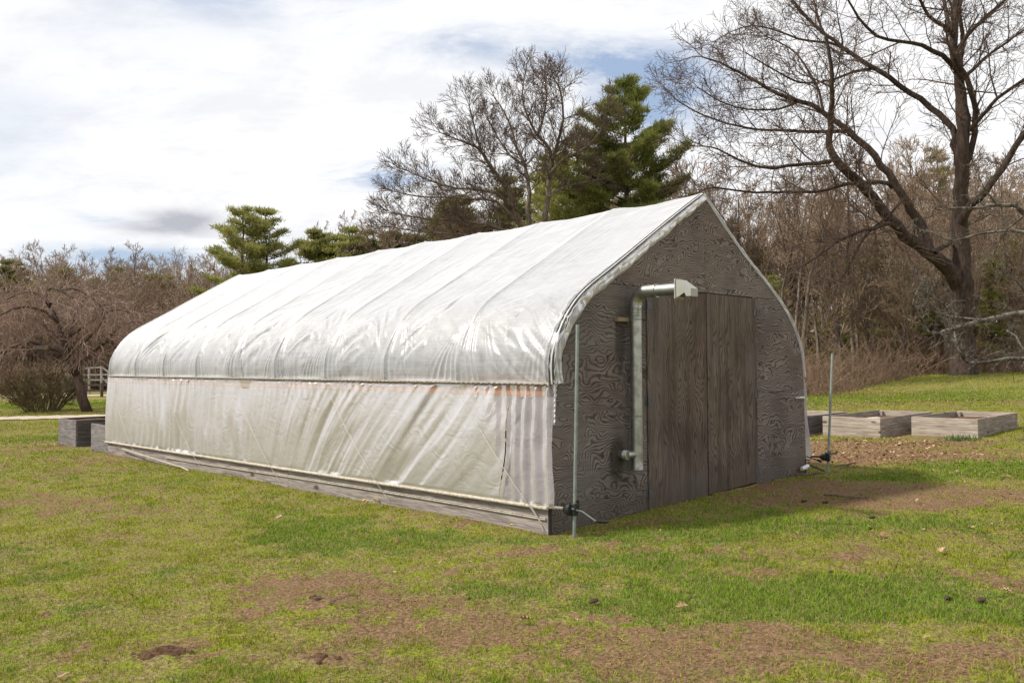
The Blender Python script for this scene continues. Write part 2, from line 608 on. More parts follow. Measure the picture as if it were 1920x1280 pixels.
M['black'] = mat_plain('black_plastic', (.018, .022, .022), .42, 0, .3, 20)
M['dark'] = mat_plain('dark_iron', (.04, .035, .032), .6, .3, .3, 20)
M['hoop'] = mat_plain('hoop_steel', (.38, .38, .38), .5, .3, .2, 9)
M['rope'] = mat_plain('rope_fibre', (.50, .46, .41), .9, 0, .2, 40)
M['hinge'] = mat_plain('weathered_hinge', (.13, .13, .135), .6, .4, .4, 30)
M['floor'] = mat_plain('grey_bounce_floor', (.46, .45, .45), .9, 0, .3, 3, .1)  # made-up floor colour that keeps the interior light neutral
M['soil'] = mat_plain('bed_soil', (.15, .09, .055), .95, 0, .6, 14, .1)
M['bark_oak'] = mat_bark('oak_bark', (.090, .070, .058), (.032, .024, .020))
M['twig_oak'] = mat_bark('oak_twigs', (.150, .110, .090), (.080, .058, .048))
M['twig_broad'] = mat_bark('broad_tree_twigs', (.190, .145, .120), (.10, .075, .062))
M['bark_apple'] = mat_bark('apple_bark', (.15, .13, .11), (.05, .04, .034), 2., .45)
M['bark_cherry'] = mat_bark('cherry_bark', (.11, .08, .065), (.05, .036, .03))
M['twig_cherry'] = mat_bark('cherry_twigs', (.36, .265, .23), (.20, .145, .125))
M['bark_wood'] = mat_bark('woodland_bark', (.24, .205, .175), (.085, .068, .056))
M['twig_wood'] = mat_bark('woodland_twigs', (.39, .30, .225), (.20, .15, .11))
M['twig_brush'] = mat_bark('brush_stems', (.31, .22, .155), (.16, .112, .08))
M['twig_shrub'] = mat_bark('shrub_stems', (.26, .22, .13), (.12, .095, .06))
M['bark_pine'] = mat_bark('pine_bark', (.13, .10, .085), (.06, .045, .038))
M['needle'] = mat_needles('pine_needles', (.19, .205, .060), (.42, .41, .14), .5)
M['needle_dk'] = mat_needles('dark_pine_needles', (.13, .165, .042), (.34, .35, .11), .5)
M['needle_dull'] = mat_needles('dull_evergreen', (.15, .15, .055), (.30, .28, .11), .5)


# ------------------------------------------------------------------ ground
def on_ground(px, py):
    d = ray(px, py)
    P = CAM + d * 5
    for _ in range(30):
        tt = (float(gz(P[0], P[1])) - CAM[2]) / d[2]
        P = CAM + d * tt
    return P[0], P[1]


# worn places and lush places of the lawn: (px, py, half width m across, half depth m, strength, kind)
SPOTS = []
for (px, py, rx, ry, s, kd) in (
        # bare soil
        (700, 1110, 1.0, .55, .9, 'b'), (560, 1100, .5, .3, .6, 'b'), (900, 1180, .9, .35, .8, 'b'), (1230, 1200, 1.0, .22, .9, 'b'),
        (1540, 1240, 1.3, .2, .8, 'b'), (1900, 1235, .6, .12, .8, 'b'), (310, 1225, .22, .16, 1.3, 'b'), (600, 1240, .22, .10, 1.2, 'b'),
        (130, 1230, .6, .2, .7, 'b'), (60, 945, .9, .4, .8, 'b'), (230, 1005, .6, .25, .7, 'b'), (380, 1020, .35, .2, .7, 'b'),
        (1560, 1035, .8, .45, .9, 'b'), (1400, 1080, .35, .15, .8, 'b'), (1680, 925, 1.8, .8, 1.1, 'b'), (1530, 905, .9, .45, 1.0, 'b'),
        (1300, 975, 1.2, .25, .9, 'b'), (1860, 1090, .8, .25, .8, 'b'), (700, 975, .5, .2, .6, 'b'), (1000, 1030, .6, .15, .5, 'b'),
        (1100, 1240, .6, .14, .6, 'b'), (640, 1190, .5, .15, .6, 'b'), (1880, 900, .8, .5, .8, 'b'), (20, 1150, .4, .2, .6, 'b'),
        (1330, 1150, .5, .1, .5, 'b'), (490, 1245, .5, .12, .6, 'b'), (1620, 858, 1.7, 1.1, 1.4, 'b'), (1570, 835, 1.3, .8, 1.2, 'b'),
        (1735, 832, 1.0, .4, .8, 'b'), (1840, 870, 1.4, .8, .9, 'g'), (1870, 752, 4.5, 2.6, .8, 'b'), (1650, 745, 5, 2.0, .45, 'b'), (1890, 860, 1.0, .4, .6, 'b'),
        (430, 870, .9, .2, .8, 'b'), (300, 855, .8, .18, .8, 'b'), (1000, 850, .1, .1, 0, 'b'), (100, 815, 3.0, .6, .5, 'b'),
        # lush green
        (560, 985, .9, .8, 1., 'g'), (640, 1020, .9, .5, .8, 'g'), (900, 1010, .7, .3, .9, 'g'), (1180, 1060, 1.0, .5, 1., 'g'),
        (1400, 1130, .9, .4, .9, 'g'), (1600, 1110, 1.0, .35, .9, 'g'), (1750, 1150, .7, .25, .9, 'g'), (880, 1110, .5, .2, .8, 'g'),
        (1450, 990, 1.2, .6, .8, 'g'), (1770, 985, 1.4, .5, .9, 'g'), (1250, 1000, .9, .2, .9, 'g'), (1820, 890, 1.5, .8, 1.0, 'g'),
        (1640, 895, 1.0, .25, .8, 'g'), (250, 900, 1.4, .8, .5, 'g'), (1630, 728, 6.0, 2.4, .8, 'g'), (1780, 735, 6.0, 2.0, .6, 'g'), (1900, 715, 6.0, 1.6, .5, 'g'), (1750, 715, 6.0, 1.6, .5, 'g'), (100, 760, 5.0, 1.6, 1.6, 'g'), (190, 757, 5.0, 2.0, 1.6, 'g'), (40, 825, 2.0, .8, .9, 'g'), (1560, 1110, .9, .3, .6, 'g'),
        (320, 1080, 1.0, .4, .5, 'y'), (480, 1190, .6, .3, .8, 'y'), (330, 1250, .5, .2, .7, 'y'), (150, 1060, 1.0, .5, .7, 'y'),
        (620, 1255, .8, .15, .6, 'y'), (1100, 1210, .5, .2, .5, 'y'), (80, 1000, 1.5, .6, .6, 'y'), (750, 1270, .9, .1, .7, 'y')):
    gx, gy = on_ground(px, py)
    SPOTS.append((gx, gy, rx, ry, s, kd))


def lawn_fields(x, y):
    """bare, lush and yellow amounts of the lawn at a point"""
    x = np.asarray(x, float); y = np.asarray(y, float)
    wx = x + .5 * (fbm(x * 1.3, y * 1.3, 5) - .5); wy = y + .5 * (fbm(x * 1.3, y * 1.3, 9) - .5)
    F, Rr = np.array([.699, .715]), np.array([.715, -.699])
    acc = {'b': np.zeros_like(x), 'g': np.zeros_like(x), 'y': np.zeros_like(x)}
    for gx, gy, rx, ry, s, kd in SPOTS:
        dx, dy = wx - gx, wy - gy
        u = (dx * Rr[0] + dy * Rr[1]) / rx; v = (dx * F[0] + dy * F[1]) / ry
        acc[kd] += s * np.exp(-(u * u + v * v) * .9)
    n1 = fbm(x * .55, y * .55, 21, 5, .55); n2 = fbm(x * 2.6, y * 2.6, 33, 4, .6); n3 = fbm(x * 9, y * 9, 71, 3, .6)
    n4 = fbm(x * 26, y * 26, 73, 2, .6)
    bare = acc['b'] * .8 + (n1 - .5) * 1.3 + (n2 - .5) * 1.5 + (n3 - .5) * 1.5 + (n4 - .5) * .8 - acc['g'] * .75 - acc['y'] * .2
    bare = smoothstep((bare + .08) / .80) * .95
    lush = smoothstep((acc['g'] * .8 + (fbm(x * .8, y * .8, 55, 4) - .5) * 1.8 + (n2 - .5) * 1.4 + (fbm(x * 7, y * 7, 57, 3, .6) - .5) * 1.6 - .05) / 1.0) * (1 - bare)
    n5 = fbm(x * .35, y * .35, 91, 3)
    yel = np.clip(smoothstep(acc['y'] + (n5 - .5) * 1.2 + .35) - lush * .6, 0, 1)
    return bare, lush, yel


def leaf_field(x, y):
    """how thick dead leaves lie"""
    f = 0
    for px, py, rx, ry, s in ((1620, 856, 1.7, .9, 1.3), (1570, 830, 1.2, .8, 1.), (1735, 832, 1.0, .4, .8), (1545, 737, 2.5, 1.2, 1.6), (1620, 729, 3., 1.2, 1.6),
                              (1690, 718, 4., 1.2, 1.5), (1860, 1000, 1.4, .5, .25), (430, 872, 1., .15, .6), (130, 830, 1.2, .8, .5), (1880, 890, .8, .3, .5)):
        gx, gy = on_ground(px, py)
        dx, dy = x - gx, y - gy
        u = (dx * .715 - dy * .699) / rx; v = (dx * .699 + dy * .715) / ry
        f = f + s * np.exp(-(u * u + v * v))
    return f


def build_ground():
    def axis(lo, hi, fine0, fine1, st, far):
        a = list(np.arange(fine0, fine1, st))
        s = st; v = fine1
        while v < hi:
            a.append(v); s = min(s * 1.12, far); v += s
        a.append(hi)
        s = st; v = fine0 - st; b = []
        while v > lo:
            b.append(v); s = min(s * 1.12, far); v -= s
        b.append(lo)
        return np.array(b[::-1] + a)
    xs = axis(-260, 420, -6.5, 12, .055, 12); ys = axis(-260, 420, -6.5, 7, .055, 12)
    X, Y = np.meshgrid(xs, ys, indexing='ij')
    x, y = X.ravel(), Y.ravel()
    bare, lush, yel = lawn_fields(x, y)
    z = gz(x, y)
    near = np.exp(-((x - 2) ** 2 + (y - 2) ** 2) / 40 ** 2)
    z = z + near * ((fbm(x * .7, y * .7, 3, 3) - .5) * .05 + (fbm(x * 7, y * 7, 4, 3) - .5) * .018 * (.4 + bare))
    # scuffed clods in two bare spots
    for px, py in ((310, 1225), (600, 1240), (590, 1130)):
        gx, gy = on_ground(px, py)
        d2 = ((x - gx) ** 2 + (y - gy) ** 2) / .16 ** 2
        z += np.exp(-d2) * (fbm(x * 22, y * 22, 8, 3, .6) - .35) * .09
    # keep the lawn below the building's floor edge
    V = np.stack([x, y, z], 1)
    mt, t, out = new_mat('lawn_ground')
    tc = t.node('ShaderNodeTexCoord')
    v = tc.outputs['Object']
    b = t.attr('bare'); g = t.attr('lush'); ye = t.attr('yel'); lf = t.attr('leafy')
    n = t.noise(v, 38, 5, .7); n_mid = t.noise(v, 7, 5, .65); nf = t.noise(v, 130, 3, .6)
    thatch = t.mix(t.smooth(n, .35, .68), (.12, .085, .045), (.36, .27, .14))
    grass_y = t.mix(t.smooth(n, .3, .7), (.090, .115, .008), (.30, .33, .030))
    grass_g = t.mix(t.smooth(n, .3, .7), (.055, .110, .016), (.19, .29, .045))
    soil = t.mix(t.smooth(n, .3, .72), (.085, .048, .028), (.34, .215, .130))
    far_n = t.noise(v, .55, 5, .65)
    far_s = t.noise(v, 2.2, 5, .7)
    gg = t.math('ADD', t.math('ADD', g, .12), t.math('MULTIPLY', t.math('SUBTRACT', far_n, .5), 2.2), clamp=True)
    c = t.mix(gg, grass_y, grass_g)
    c = t.mix(t.smooth(far_s, .50, .68, 0, .55), c, thatch)
    c = t.mix(t.smooth(t.math('ADD', n_mid, t.math('MULTIPLY', nf, .4)), .55, .78, 0, .85), c, thatch)
    moss = t.noise(v, 4.5, 5, .7)
    soil = t.mix(t.smooth(moss, .48, .64, 0, .6), soil, t.mix(t.smooth(n, .3, .7), (.085, .085, .022), (.21, .20, .06)))
    bb = t.math('ADD', b, t.math('MULTIPLY', t.math('SUBTRACT', n_mid, .5), .9))
    c = t.mix(t.smooth(bb, .2, .75), c, soil)
    c = t.mix(t.math('MULTIPLY', lf, t.smooth(n_mid, .35, .6), clamp=True), c, t.mix(t.smooth(n, .35, .65), (.13, .070, .04), (.34, .21, .12)))
    hg = t.math('ADD', t.math('MULTIPLY', n, .7), t.math('MULTIPLY', nf, .5))
    principled(t, out, c, .95, bump=hg, bstr=.9, bdist=.03, spec=.1)
    lfv = np.clip(leaf_field(x, y), 0, 1)
    me = mesh_np('lawn', V, grid_faces(len(xs), len(ys)), [mt], True, {'bare': bare, 'lush': lush, 'yel': yel, 'leafy': lfv})
    obj('ground', me, kind='structure')
    return mt


GROUND_MAT = build_ground()


def build_path():
    """pale gravel path crossing at the left"""
    mt, t, out = new_mat('gravel_path')
    tc = t.node('ShaderNodeTexCoord')
    n = t.noise(tc.outputs['Object'], 14, 5, .7)
    c = t.mix(t.smooth(n, .3, .7), (.30, .235, .18), (.55, .47, .39))
    principled(t, out, c, .95, bump=n, bstr=.6, bdist=.02)
    for nm, d0, wd, p0, p1 in (('path', 29.2, 1.9, -250, 300), ('path', 51.5, 2.2, -250, 420)):
        V = []; 
        N = 60
        for i in range(N + 1):
            px = p0 + (p1 - p0) * i / N
            for k in range(5):
                dd = d0 + wd * (k / 4 - .5) + (.12 * math.sin(i * .9 + k) + .1 * math.sin(i * 2.3)) * (k in (0, 4))
                q = gp(px, dd)
                V.append((q[0], q[1], q[2] + .03 + .01 * math.sin(PI * k / 4)))
        obj(nm, mesh_np(nm, np.array(V), grid_faces(N + 1, 5), [mt]), kind='structure')


build_path()


def build_grass():
    """short lawn blades on the near ground"""
    mt, t, out = new_mat('grass_blades')
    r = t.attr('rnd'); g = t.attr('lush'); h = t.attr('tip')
    base = t.mix(g, t.mix(r, (.105, .140, .008), (.43, .46, .036)), t.mix(r, (.060, .120, .010), (.28, .41, .042)))
    st = t.attr('straw')
    c = t.mix(t.smooth(st, .4, .6), base, t.mix(r, (.19, .115, .055), (.50, .35, .18)))
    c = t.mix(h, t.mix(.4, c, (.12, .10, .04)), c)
    df = t.node('ShaderNodeBsdfDiffuse'); t.l.new(c, df.inputs[0])
    tr = t.node('ShaderNodeBsdfTranslucent'); t.l.new(c, tr.inputs[0])
    m1 = t.node('ShaderNodeMixShader'); m1.inputs[0].default_value = .3
    t.l.new(df.outputs[0], m1.inputs[1]); t.l.new(tr.outputs[0], m1.inputs[2])
    t.l.new(m1.outputs[0], out.inputs[0])
    # sample by distance so blades thin out away from the viewpoint's lawn
    N = 2300000
    u = rng.random(N)
    dep = 2.6 * (46 / 2.6) ** (u ** .92)
    lat = (rng.random(N) - .5) * 2 * (.68 * dep + 4.2)
    over = np.abs(lat) - (.66 * dep + .5)
    x = CAM[0] + .699 * dep + .715 * lat; y = CAM[1] + .715 * dep - .699 * lat
    keep = ~((x > -.05) & (x < 5.3) & (y > .02) & (y < 11.9))
    bare, lush, yel = lawn_fields(x, y)
    clump = fbm(x * 5, y * 5, 77, 3, .6)
    pr = (1 - bare * .74) * (.30 + .75 * lush + .9 * smoothstep((clump - .42) / .25) * .6)
    straw = rng.random(N) < .18 + .5 * bare
    pr = np.where(straw, .44 * (1 - .15 * lush), pr)
    keep &= rng.random(N) < pr
    keep &= rng.random(N) < np.clip(1.1 - over / 3.6, 0, 1)
    keep &= ~((x > 10.4) & (x < 14.05) & (y > -.4) & (y < 2.3))
    x, y, lush, dep, bare, yel, straw = x[keep], y[keep], lush[keep], dep[keep], bare[keep], yel[keep], straw[keep]
    n = len(x)
    z = gz(x, y) + (fbm(x * .7, y * .7, 3, 3) - .5) * .05 * np.exp(-((x - 2) ** 2 + (y - 2) ** 2) / 1600)
    cl2 = smoothstep((fbm(x * 3.5, y * 3.5, 79, 3, .6) - .42) / .3)
    L = (.013 + .018 * rng.random(n) + .020 * cl2 * rng.random(n) + .012 * lush * rng.random(n)) * (1 + .025 * np.clip(dep - 6, 0, 26))
    W = (.0022 + .0012 * rng.random(n)) * (1 + .10 * np.clip(dep - 4, 0, 40))
    a = rng.random(n) * 2 * PI; tl = np.where(straw, 1.6 + 3 * rng.random(n), .25 + .9 * rng.random(n))
    dx, dy = np.cos(a), np.sin(a)
    bx, by = -dy * W, dx * W
    P0 = np.stack([x - bx, y - by, z - .004], 1); P1 = np.stack([x + bx, y + by, z - .004], 1)
    P2 = np.stack([x + dx * L * np.minimum(tl, 1.5), y + dy * L * np.minimum(tl, 1.5), z + np.where(straw, .004 + L * .25 * rng.random(n), L / np.sqrt(1 + tl * .6))], 1)
    V = np.stack([P0, P1, P2], 1).reshape(-1, 3)
    F = np.arange(3 * n).reshape(-1, 3)
    lu = np.clip(lush * 1.1 + .28 * (1 - yel) + .25 * (rng.random(n) - .5), 0, 1)
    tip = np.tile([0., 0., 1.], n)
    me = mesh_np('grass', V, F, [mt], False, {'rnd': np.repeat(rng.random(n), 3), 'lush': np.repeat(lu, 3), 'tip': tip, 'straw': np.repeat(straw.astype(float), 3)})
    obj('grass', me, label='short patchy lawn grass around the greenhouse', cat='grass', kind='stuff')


build_grass()


def leaf_shape(kind=0, s=1.):
    """a curled dry oak leaf"""
    out_ = [(0, -.5), (.10, -.35), (.24, -.30), (.14, -.15), (.34, -.05), (.18, .08), (.30, .22), (.13, .27), (.10, .42), (0, .5)]
    pts = out_ + [(-a, b) for a, b in out_[-2:0:-1]]
    return [(a * s, b * s, (a * a * 2.2 - .25 * b * b * (1 if kind else -1)) * s) for a, b in pts]


def build_leaf_litter():
    mt, t, out = new_mat('dry_leaves')
    r = t.attr('rnd')
    c = t.ramp(r, [(0, (.08, .042, .025)), (.5, (.20, .11, .065)), (.85, (.33, .21, .125)), (1, (.46, .34, .22))])
    principled(t, out, c, .8, spec=.2)
    M['leaf'] = mt
    V = []; F = []; Rn = []
    N = 12500
    ok = 0
    tries = 0
    # candidates over the lawn
    C = 260000
    dep = 5 + 37 * rng.random(C) ** .8
    lat = (rng.random(C) - .5) * 2 * (.66 * dep)
    x = CAM[0] + .699 * dep + .715 * lat; y = CAM[1] + .715 * dep - .699 * lat
    f = np.clip(leaf_field(x, y), 0, 1.3) * np.where(dep > 24, .22, .75) + np.where(dep < 16, .0055, .003)
    inside = (x > -.1) & (x < 5.3) & (y > 0) & (y < 12)
    for bx0, bx1, by0, by1 in ((11.35, 14.05, -.4, .9), (10.45, 13.35, 1.05, 2.3), (9.55, 12.45, 2.5, 3.75), (0, 2.7, 12, 13.15), (0, 2.7, 13.95, 15.25)):
        inside |= (x > bx0) & (x < bx1) & (y > by0) & (y < by1)
    k = (rng.random(C) < f) & ~inside
    x, y, dep = x[k], y[k], dep[k]
    n = len(x)
    z = gz(x, y) + .012
    a = rng.random(n) * 2 * PI; s = .014 + .040 * rng.random(n) ** 1.6; s *= 1 + .015 * np.clip(dep - 12, 0, 20)
    tx = (rng.random(n) - .5) * 1.1; ty = (rng.random(n) - .5) * 1.1
    base = np.array([(-.5, -.28), (.5, -.22), (.45, .3), (-.42, .25)])
    q = base[None] * (1 + .5 * (rng.random((n, 4, 2)) - .5)) * s[:, None, None]
    ca, sa = np.cos(a)[:, None], np.sin(a)[:, None]
    X_ = q[..., 0] * ca - q[..., 1] * sa; Y_ = q[..., 0] * sa + q[..., 1] * ca
    Z_ = q[..., 0] * tx[:, None] + q[..., 1] * ty[:, None]; Z_ = Z_ - Z_.min(1, keepdims=True) + rng.random((n, 4)) * .012
    V = np.stack([x[:, None] + X_, y[:, None] + Y_, z[:, None] + Z_], -1).reshape(-1, 3)
    me = mesh_np('leaf_litter', V, np.arange(4 * n).reshape(-1, 4), [mt], False, {'rnd': np.repeat(rng.random(n), 4)})
    obj('leaf_litter', me, label='scattered dry brown leaves lying on the lawn and around the beds', cat='leaf litter', kind='stuff')


build_leaf_litter()

# ------------------------------------------------------------------ greenhouse
L = 11.87
PROF = [(-.02, 1.42), (-.03, 1.58), (-.01, 1.72), (.05, 1.86), (.14, 2.01), (.25, 2.15), (.38, 2.27), (.55, 2.39), (.80, 2.535), (1.15, 2.74), (1.55, 2.98), (2.02, 3.255), (2.45, 3.50), (2.63, 3.595),
        (2.70, 3.61), (2.80, 3.545), (3.12, 3.31), (3.62, 2.97), (4.12, 2.68), (4.50, 2.44), (4.75, 2.24), (4.92, 2.06), (5.04, 1.88), (5.12, 1.70), (5.15, 1.55), (5.17, 1.40)]


def prof_pts(n):
    P = np.array(PROF)
    # smooth curve through the points (Catmull-Rom), even spacing
    Q = np.vstack([2 * P[0] - P[1], P, 2 * P[-1] - P[-2]])
    out_ = []
    for i in range(1, len(Q) - 2):
        for tt in np.linspace(0, 1, 12, endpoint=False):
            a, b, c, d = Q[i - 1], Q[i], Q[i + 1], Q[i + 2]
            out_.append(.5 * (2 * b + (c - a) * tt + (2 * a - 5 * b + 4 * c - d) * tt ** 2 + (3 * b - a - 3 * c + d) * tt ** 3))
    out_.append(P[-1])
    out_ = np.array(out_)
    s = np.r_[0, np.cumsum(np.hypot(*np.diff(out_, axis=0).T))]
    u = np.linspace(0, s[-1], n)
    return np.stack([np.interp(u, s, out_[:, 0]), np.interp(u, s, out_[:, 1])], 1), u


PS, US = prof_pts(300)
SLEN = US[-1]


def x_left(z):
    m_ = PS[:, 0] < 2.7
    return np.where(np.asarray(z) < PROF[0][1], PROF[0][0], np.interp(z, PS[m_][:, 1], PS[m_][:, 0]))


def inset_prof(d, n=80):
    P, u = prof_pts(n)
    T = np.gradient(P, axis=0); T /= np.linalg.norm(T, axis=1, keepdims=True)
    Nn = np.stack([T[:, 1], -T[:, 0]], 1)
    return P + Nn * d


gh = obj('greenhouse', None, label='long white plastic covered greenhouse with a grey plywood gable end and double doors', cat='greenhouse')
HOOPS = [.02 + 1.311 * k for k in range(10)]


def build_roof():
    ny = 1150
    ys = np.linspace(-.10, L + .06, ny)
    P, U = prof_pts(360)
    T = np.gradient(P, axis=0); T /= np.linalg.norm(T, axis=1, keepdims=True)
    Nn = np.stack([-T[:, 1], T[:, 0]], 1)          # outward (left side: -x, up)
    Y, S = np.meshgrid(ys, U, indexing='xy')       # rows: profile, cols: y
    over = .10 - .075 * smoothstep((S - SLEN * .47) / (SLEN * .06))
    Y = np.where(Y < .12, .12 - (.12 - Y) * (.12 + over) / .22, Y)
    # distance from the nearest hip
    sl = np.minimum(S, SLEN - S)
    left = S < SLEN / 2
    fr = (Y - .02) / 1.311
    k = np.clip(np.round(fr), 0, 9)
    frac = fr - np.floor(fr)
    dk = (fr - k) * 1.311                                 # metres from the nearest hoop
    curv = np.exp(-((sl - .75) / .55) ** 2)               # tight part of the arch
    sag = .030 * (1 - .35 * curv) * np.sin(PI * np.clip(frac, 0, 1)) ** .7
    sag = sag * (1 + .5 * (vnoise(np.floor(fr), S * .7, 3) - .5))
    d = -sag
    # creases fanning out of each hoop down to the hip rail
    up = np.clip(sl / 1.05, 0, 1)
    spread = .60 * (1 - up) ** 1.15 + .07
    lean = .42 * (vnoise(k * 3.7, 0 * k, 9) - .30)
    u = (dk + lean * (1 - up)) / spread
    amp = np.exp(-(u / .9) ** 2) * (1 - up) ** .6 * np.clip(sl / .05, .4, 1) * (.45 + 1.0 * vnoise(k * 5.3, 0 * k, 11))
    ph = u * 6.5 + 1.6 * vnoise(u * 2.3 + k * 5.1, sl * 1.2, 13) + k * 1.9
    tri = np.abs(((ph % 1) * 2 - 1))
    cre = (1 - tri ** .7) - .5
    d += amp * cre * .026 * np.clip(vnoise(u * 4 + 31 * k, 0 * u, 15) * 2 - .35, 0, 1.3)
    # swags hanging under the shoulder between hoops
    sw = np.exp(-((sl - .72) / .38) ** 2) * np.sin(PI * frac) ** .8
    q = sl + .20 * np.cos(2 * PI * frac) * (.5 + vnoise(k * 2.2, 0 * k, 17))
    rg_ = 1 - np.abs(fbm(q * 5.5 + k * 3.3, fr * 1.1, 19, 2) - .5) * 5
    d += sw * .028 * rg_ * smoothstep((vnoise(k * 4.1, sl * .5, 23) - .25) / .4)
    # long slanted pulls over the roof
    a1 = fbm((Y + S * .55) * 1.1, (S - Y * .3) * .35, 41, 3) - .5
    c2 = S * .95 + Y * .55
    a2 = 1 - np.abs(fbm(c2 * 2.1, (Y - S * .5) * .35, 43, 3, .55) - .5) * 5
    m2 = smoothstep((fbm(Y * .5, S * .5, 45, 2) - .38) / .3)
    d += a1 * .022 + .011 * a2 * m2 * (1 - .3 * curv)
    # ripples along the hoops, pulled towards the ridge
    a3 = 1 - np.abs(fbm((Y + .12 * S) * 5.0, S * .45, 44, 3, .5) - .5) * 5
    d += .0045 * a3 * smoothstep((vnoise(Y * .9, S * .5, 46) - .4) / .3)
    # pulled, wrinkled bay next to the gable end: folds run from the hip corner up to the first hoop
    fb = np.exp(-(np.maximum(Y - .1, 0) / 1.0) ** 2) * np.exp(-((sl - .55) / .8) ** 2)
    c4 = sl - Y * .62
    a4 = 1 - np.abs(fbm(c4 * 4.6, (Y + sl) * .5, 47, 3, .5) - .5) * 5
    d += fb * .017 * a4
    fb2 = np.exp(-(np.maximum(Y - .05, 0) / .75) ** 2) * np.clip(1 - sl / .55, 0, 1)
    c5 = Y * .75 - sl * .9
    a5 = 1 - np.abs(fbm(c5 * 8.5, (Y + sl) * .9, 49, 2, .5) - .5) * 5
    d += fb2 * .014 * a5
    # fine rumple
    d += (fbm(Y * 6, S * 9, 51, 3) - .5) * .006
    edge = np.clip(np.minimum(sl / .03, 1), 0, 1)
    d = d * edge
    # narrow ridge where it lies over the hoop tubes
    d += (.015 - .011 * smoothstep((sl - 1.0) / 1.6)) * np.exp(-(dk / .024) ** 2) * edge
    V = np.stack([P[:, None, 0] + Nn[:, None, 0] * d, Y, P[:, None, 1] + Nn[:, None, 1] * d], -1).reshape(-1, 3)
    obj('roof_film', mesh_np('roof_film', V, grid_faces(len(U), ny), [M['film']]), gh)


build_roof()


def build_curtain(side):
    ny, nz = 1100, 150
    ys = np.linspace(-.03 if side < 0 else 0.0, L + .05, ny)
    Y, T_ = np.meshgrid(ys, np.linspace(0, 1, nz), indexing='xy')
    zb = .255 - .010 * Y
    zt = 1.425
    Z = zt + (zb - zt) * T_
    # diagonal tension folds: fall away from the front towards the bottom
    slope = .95 * smoothstep((6.6 - Y) / 3.5) * smoothstep((Y + 1.3) / 3.6)
    c = Y - slope * (zt - Z)
    n = fbm(c * 2.3, T_ * .7 + Y * .15, 61, 3, .5)
    rid = 1 - np.sqrt((n - .5) ** 2 + .0008) * 4
    sm = (fbm(c * 7.5, T_ * .9, 67, 2, .5) - .5) * (.3 + 1.4 * vnoise(Y * .8, T_, 68))
    fade = smoothstep(T_ / .05) * smoothstep((1 - T_) / .04)
    big = smoothstep((fbm(Y * .6, T_ * .5, 69, 2) - .32) / .3)
    d = (rid * .013 * (.25 + 1.0 * big) + sm * .018 + (n - .5) * .055) * fade
    # gathers at the hip rail
    gat = np.exp(-(T_ / .13) ** 2)
    d += gat * .012 * np.sin(Y * 42 + 5 * vnoise(Y * 3, 0 * Y, 71) + T_ * 6) * fade * vnoise(Y * 1.5, 0 * Y, 72)
    # upright pleats by the gable corner
    pl = np.exp(-((Y - .18) / .30) ** 2)
    d += pl * .022 * np.sin(Y * 46 + 1.5 * T_) * fade
    pl2 = np.exp(-((Y - 8.6) / 2.0) ** 2)
    d += pl2 * .010 * np.sin(Y * 25 + 6 * vnoise(Y * 1.3, T_ * 1.5, 73)) * fade
    belly = .03 * np.sin(PI * T_)
    xo = (-.02 - .055 * T_ - belly * .6 - d) if side < 0 else None
    if side < 0:
        X = np.where(Z > 1.28, np.minimum(xo, -.017), xo)
    else:
        X = 5.17 + .12 * T_ + belly + d + .03 * np.sin(T_ * 9 + Y * 3) * fade
    # ragged front edge
    if side < 0:
        Y = Y + (np.abs(Y + .03) < .02) * 0
        w = np.clip(1 - (Y + .03) / .25, 0, 1)
        Y = Y - w * (.03 * fbm(T_ * 6, 0 * T_, 81, 3) + .06 * T_ ** 2 + .02)
    V = np.stack([X, Y, Z], -1).reshape(-1, 3)
    obj('side_curtain', mesh_np('side_curtain', V, grid_faces(nz, ny), [M['curtain']]), gh)
    # rolled film on its bar along the bottom
    n_ = 420
    yy = np.linspace(-.02, L + .08, n_)
    rr = .0165 + .007 * (fbm(yy * 9, 0 * yy, 85 + side, 3) - .3)
    xx = (-.078 if side < 0 else 5.295) + .006 * (fbm(yy * 5, 0 * yy, 87, 2) - .5)
    pts = np.stack([xx, yy, .245 - .010 * yy + .006 * (fbm(yy * 2, 0 * yy, 89, 2) - .5)], 1)
    mb = MB().tube(pts, list(rr), 10)
    me = mb.mesh('curtain_roll', M['cream'], True)
    obj('curtain_roll', me, gh)


build_curtain(-1)
build_curtain(1)


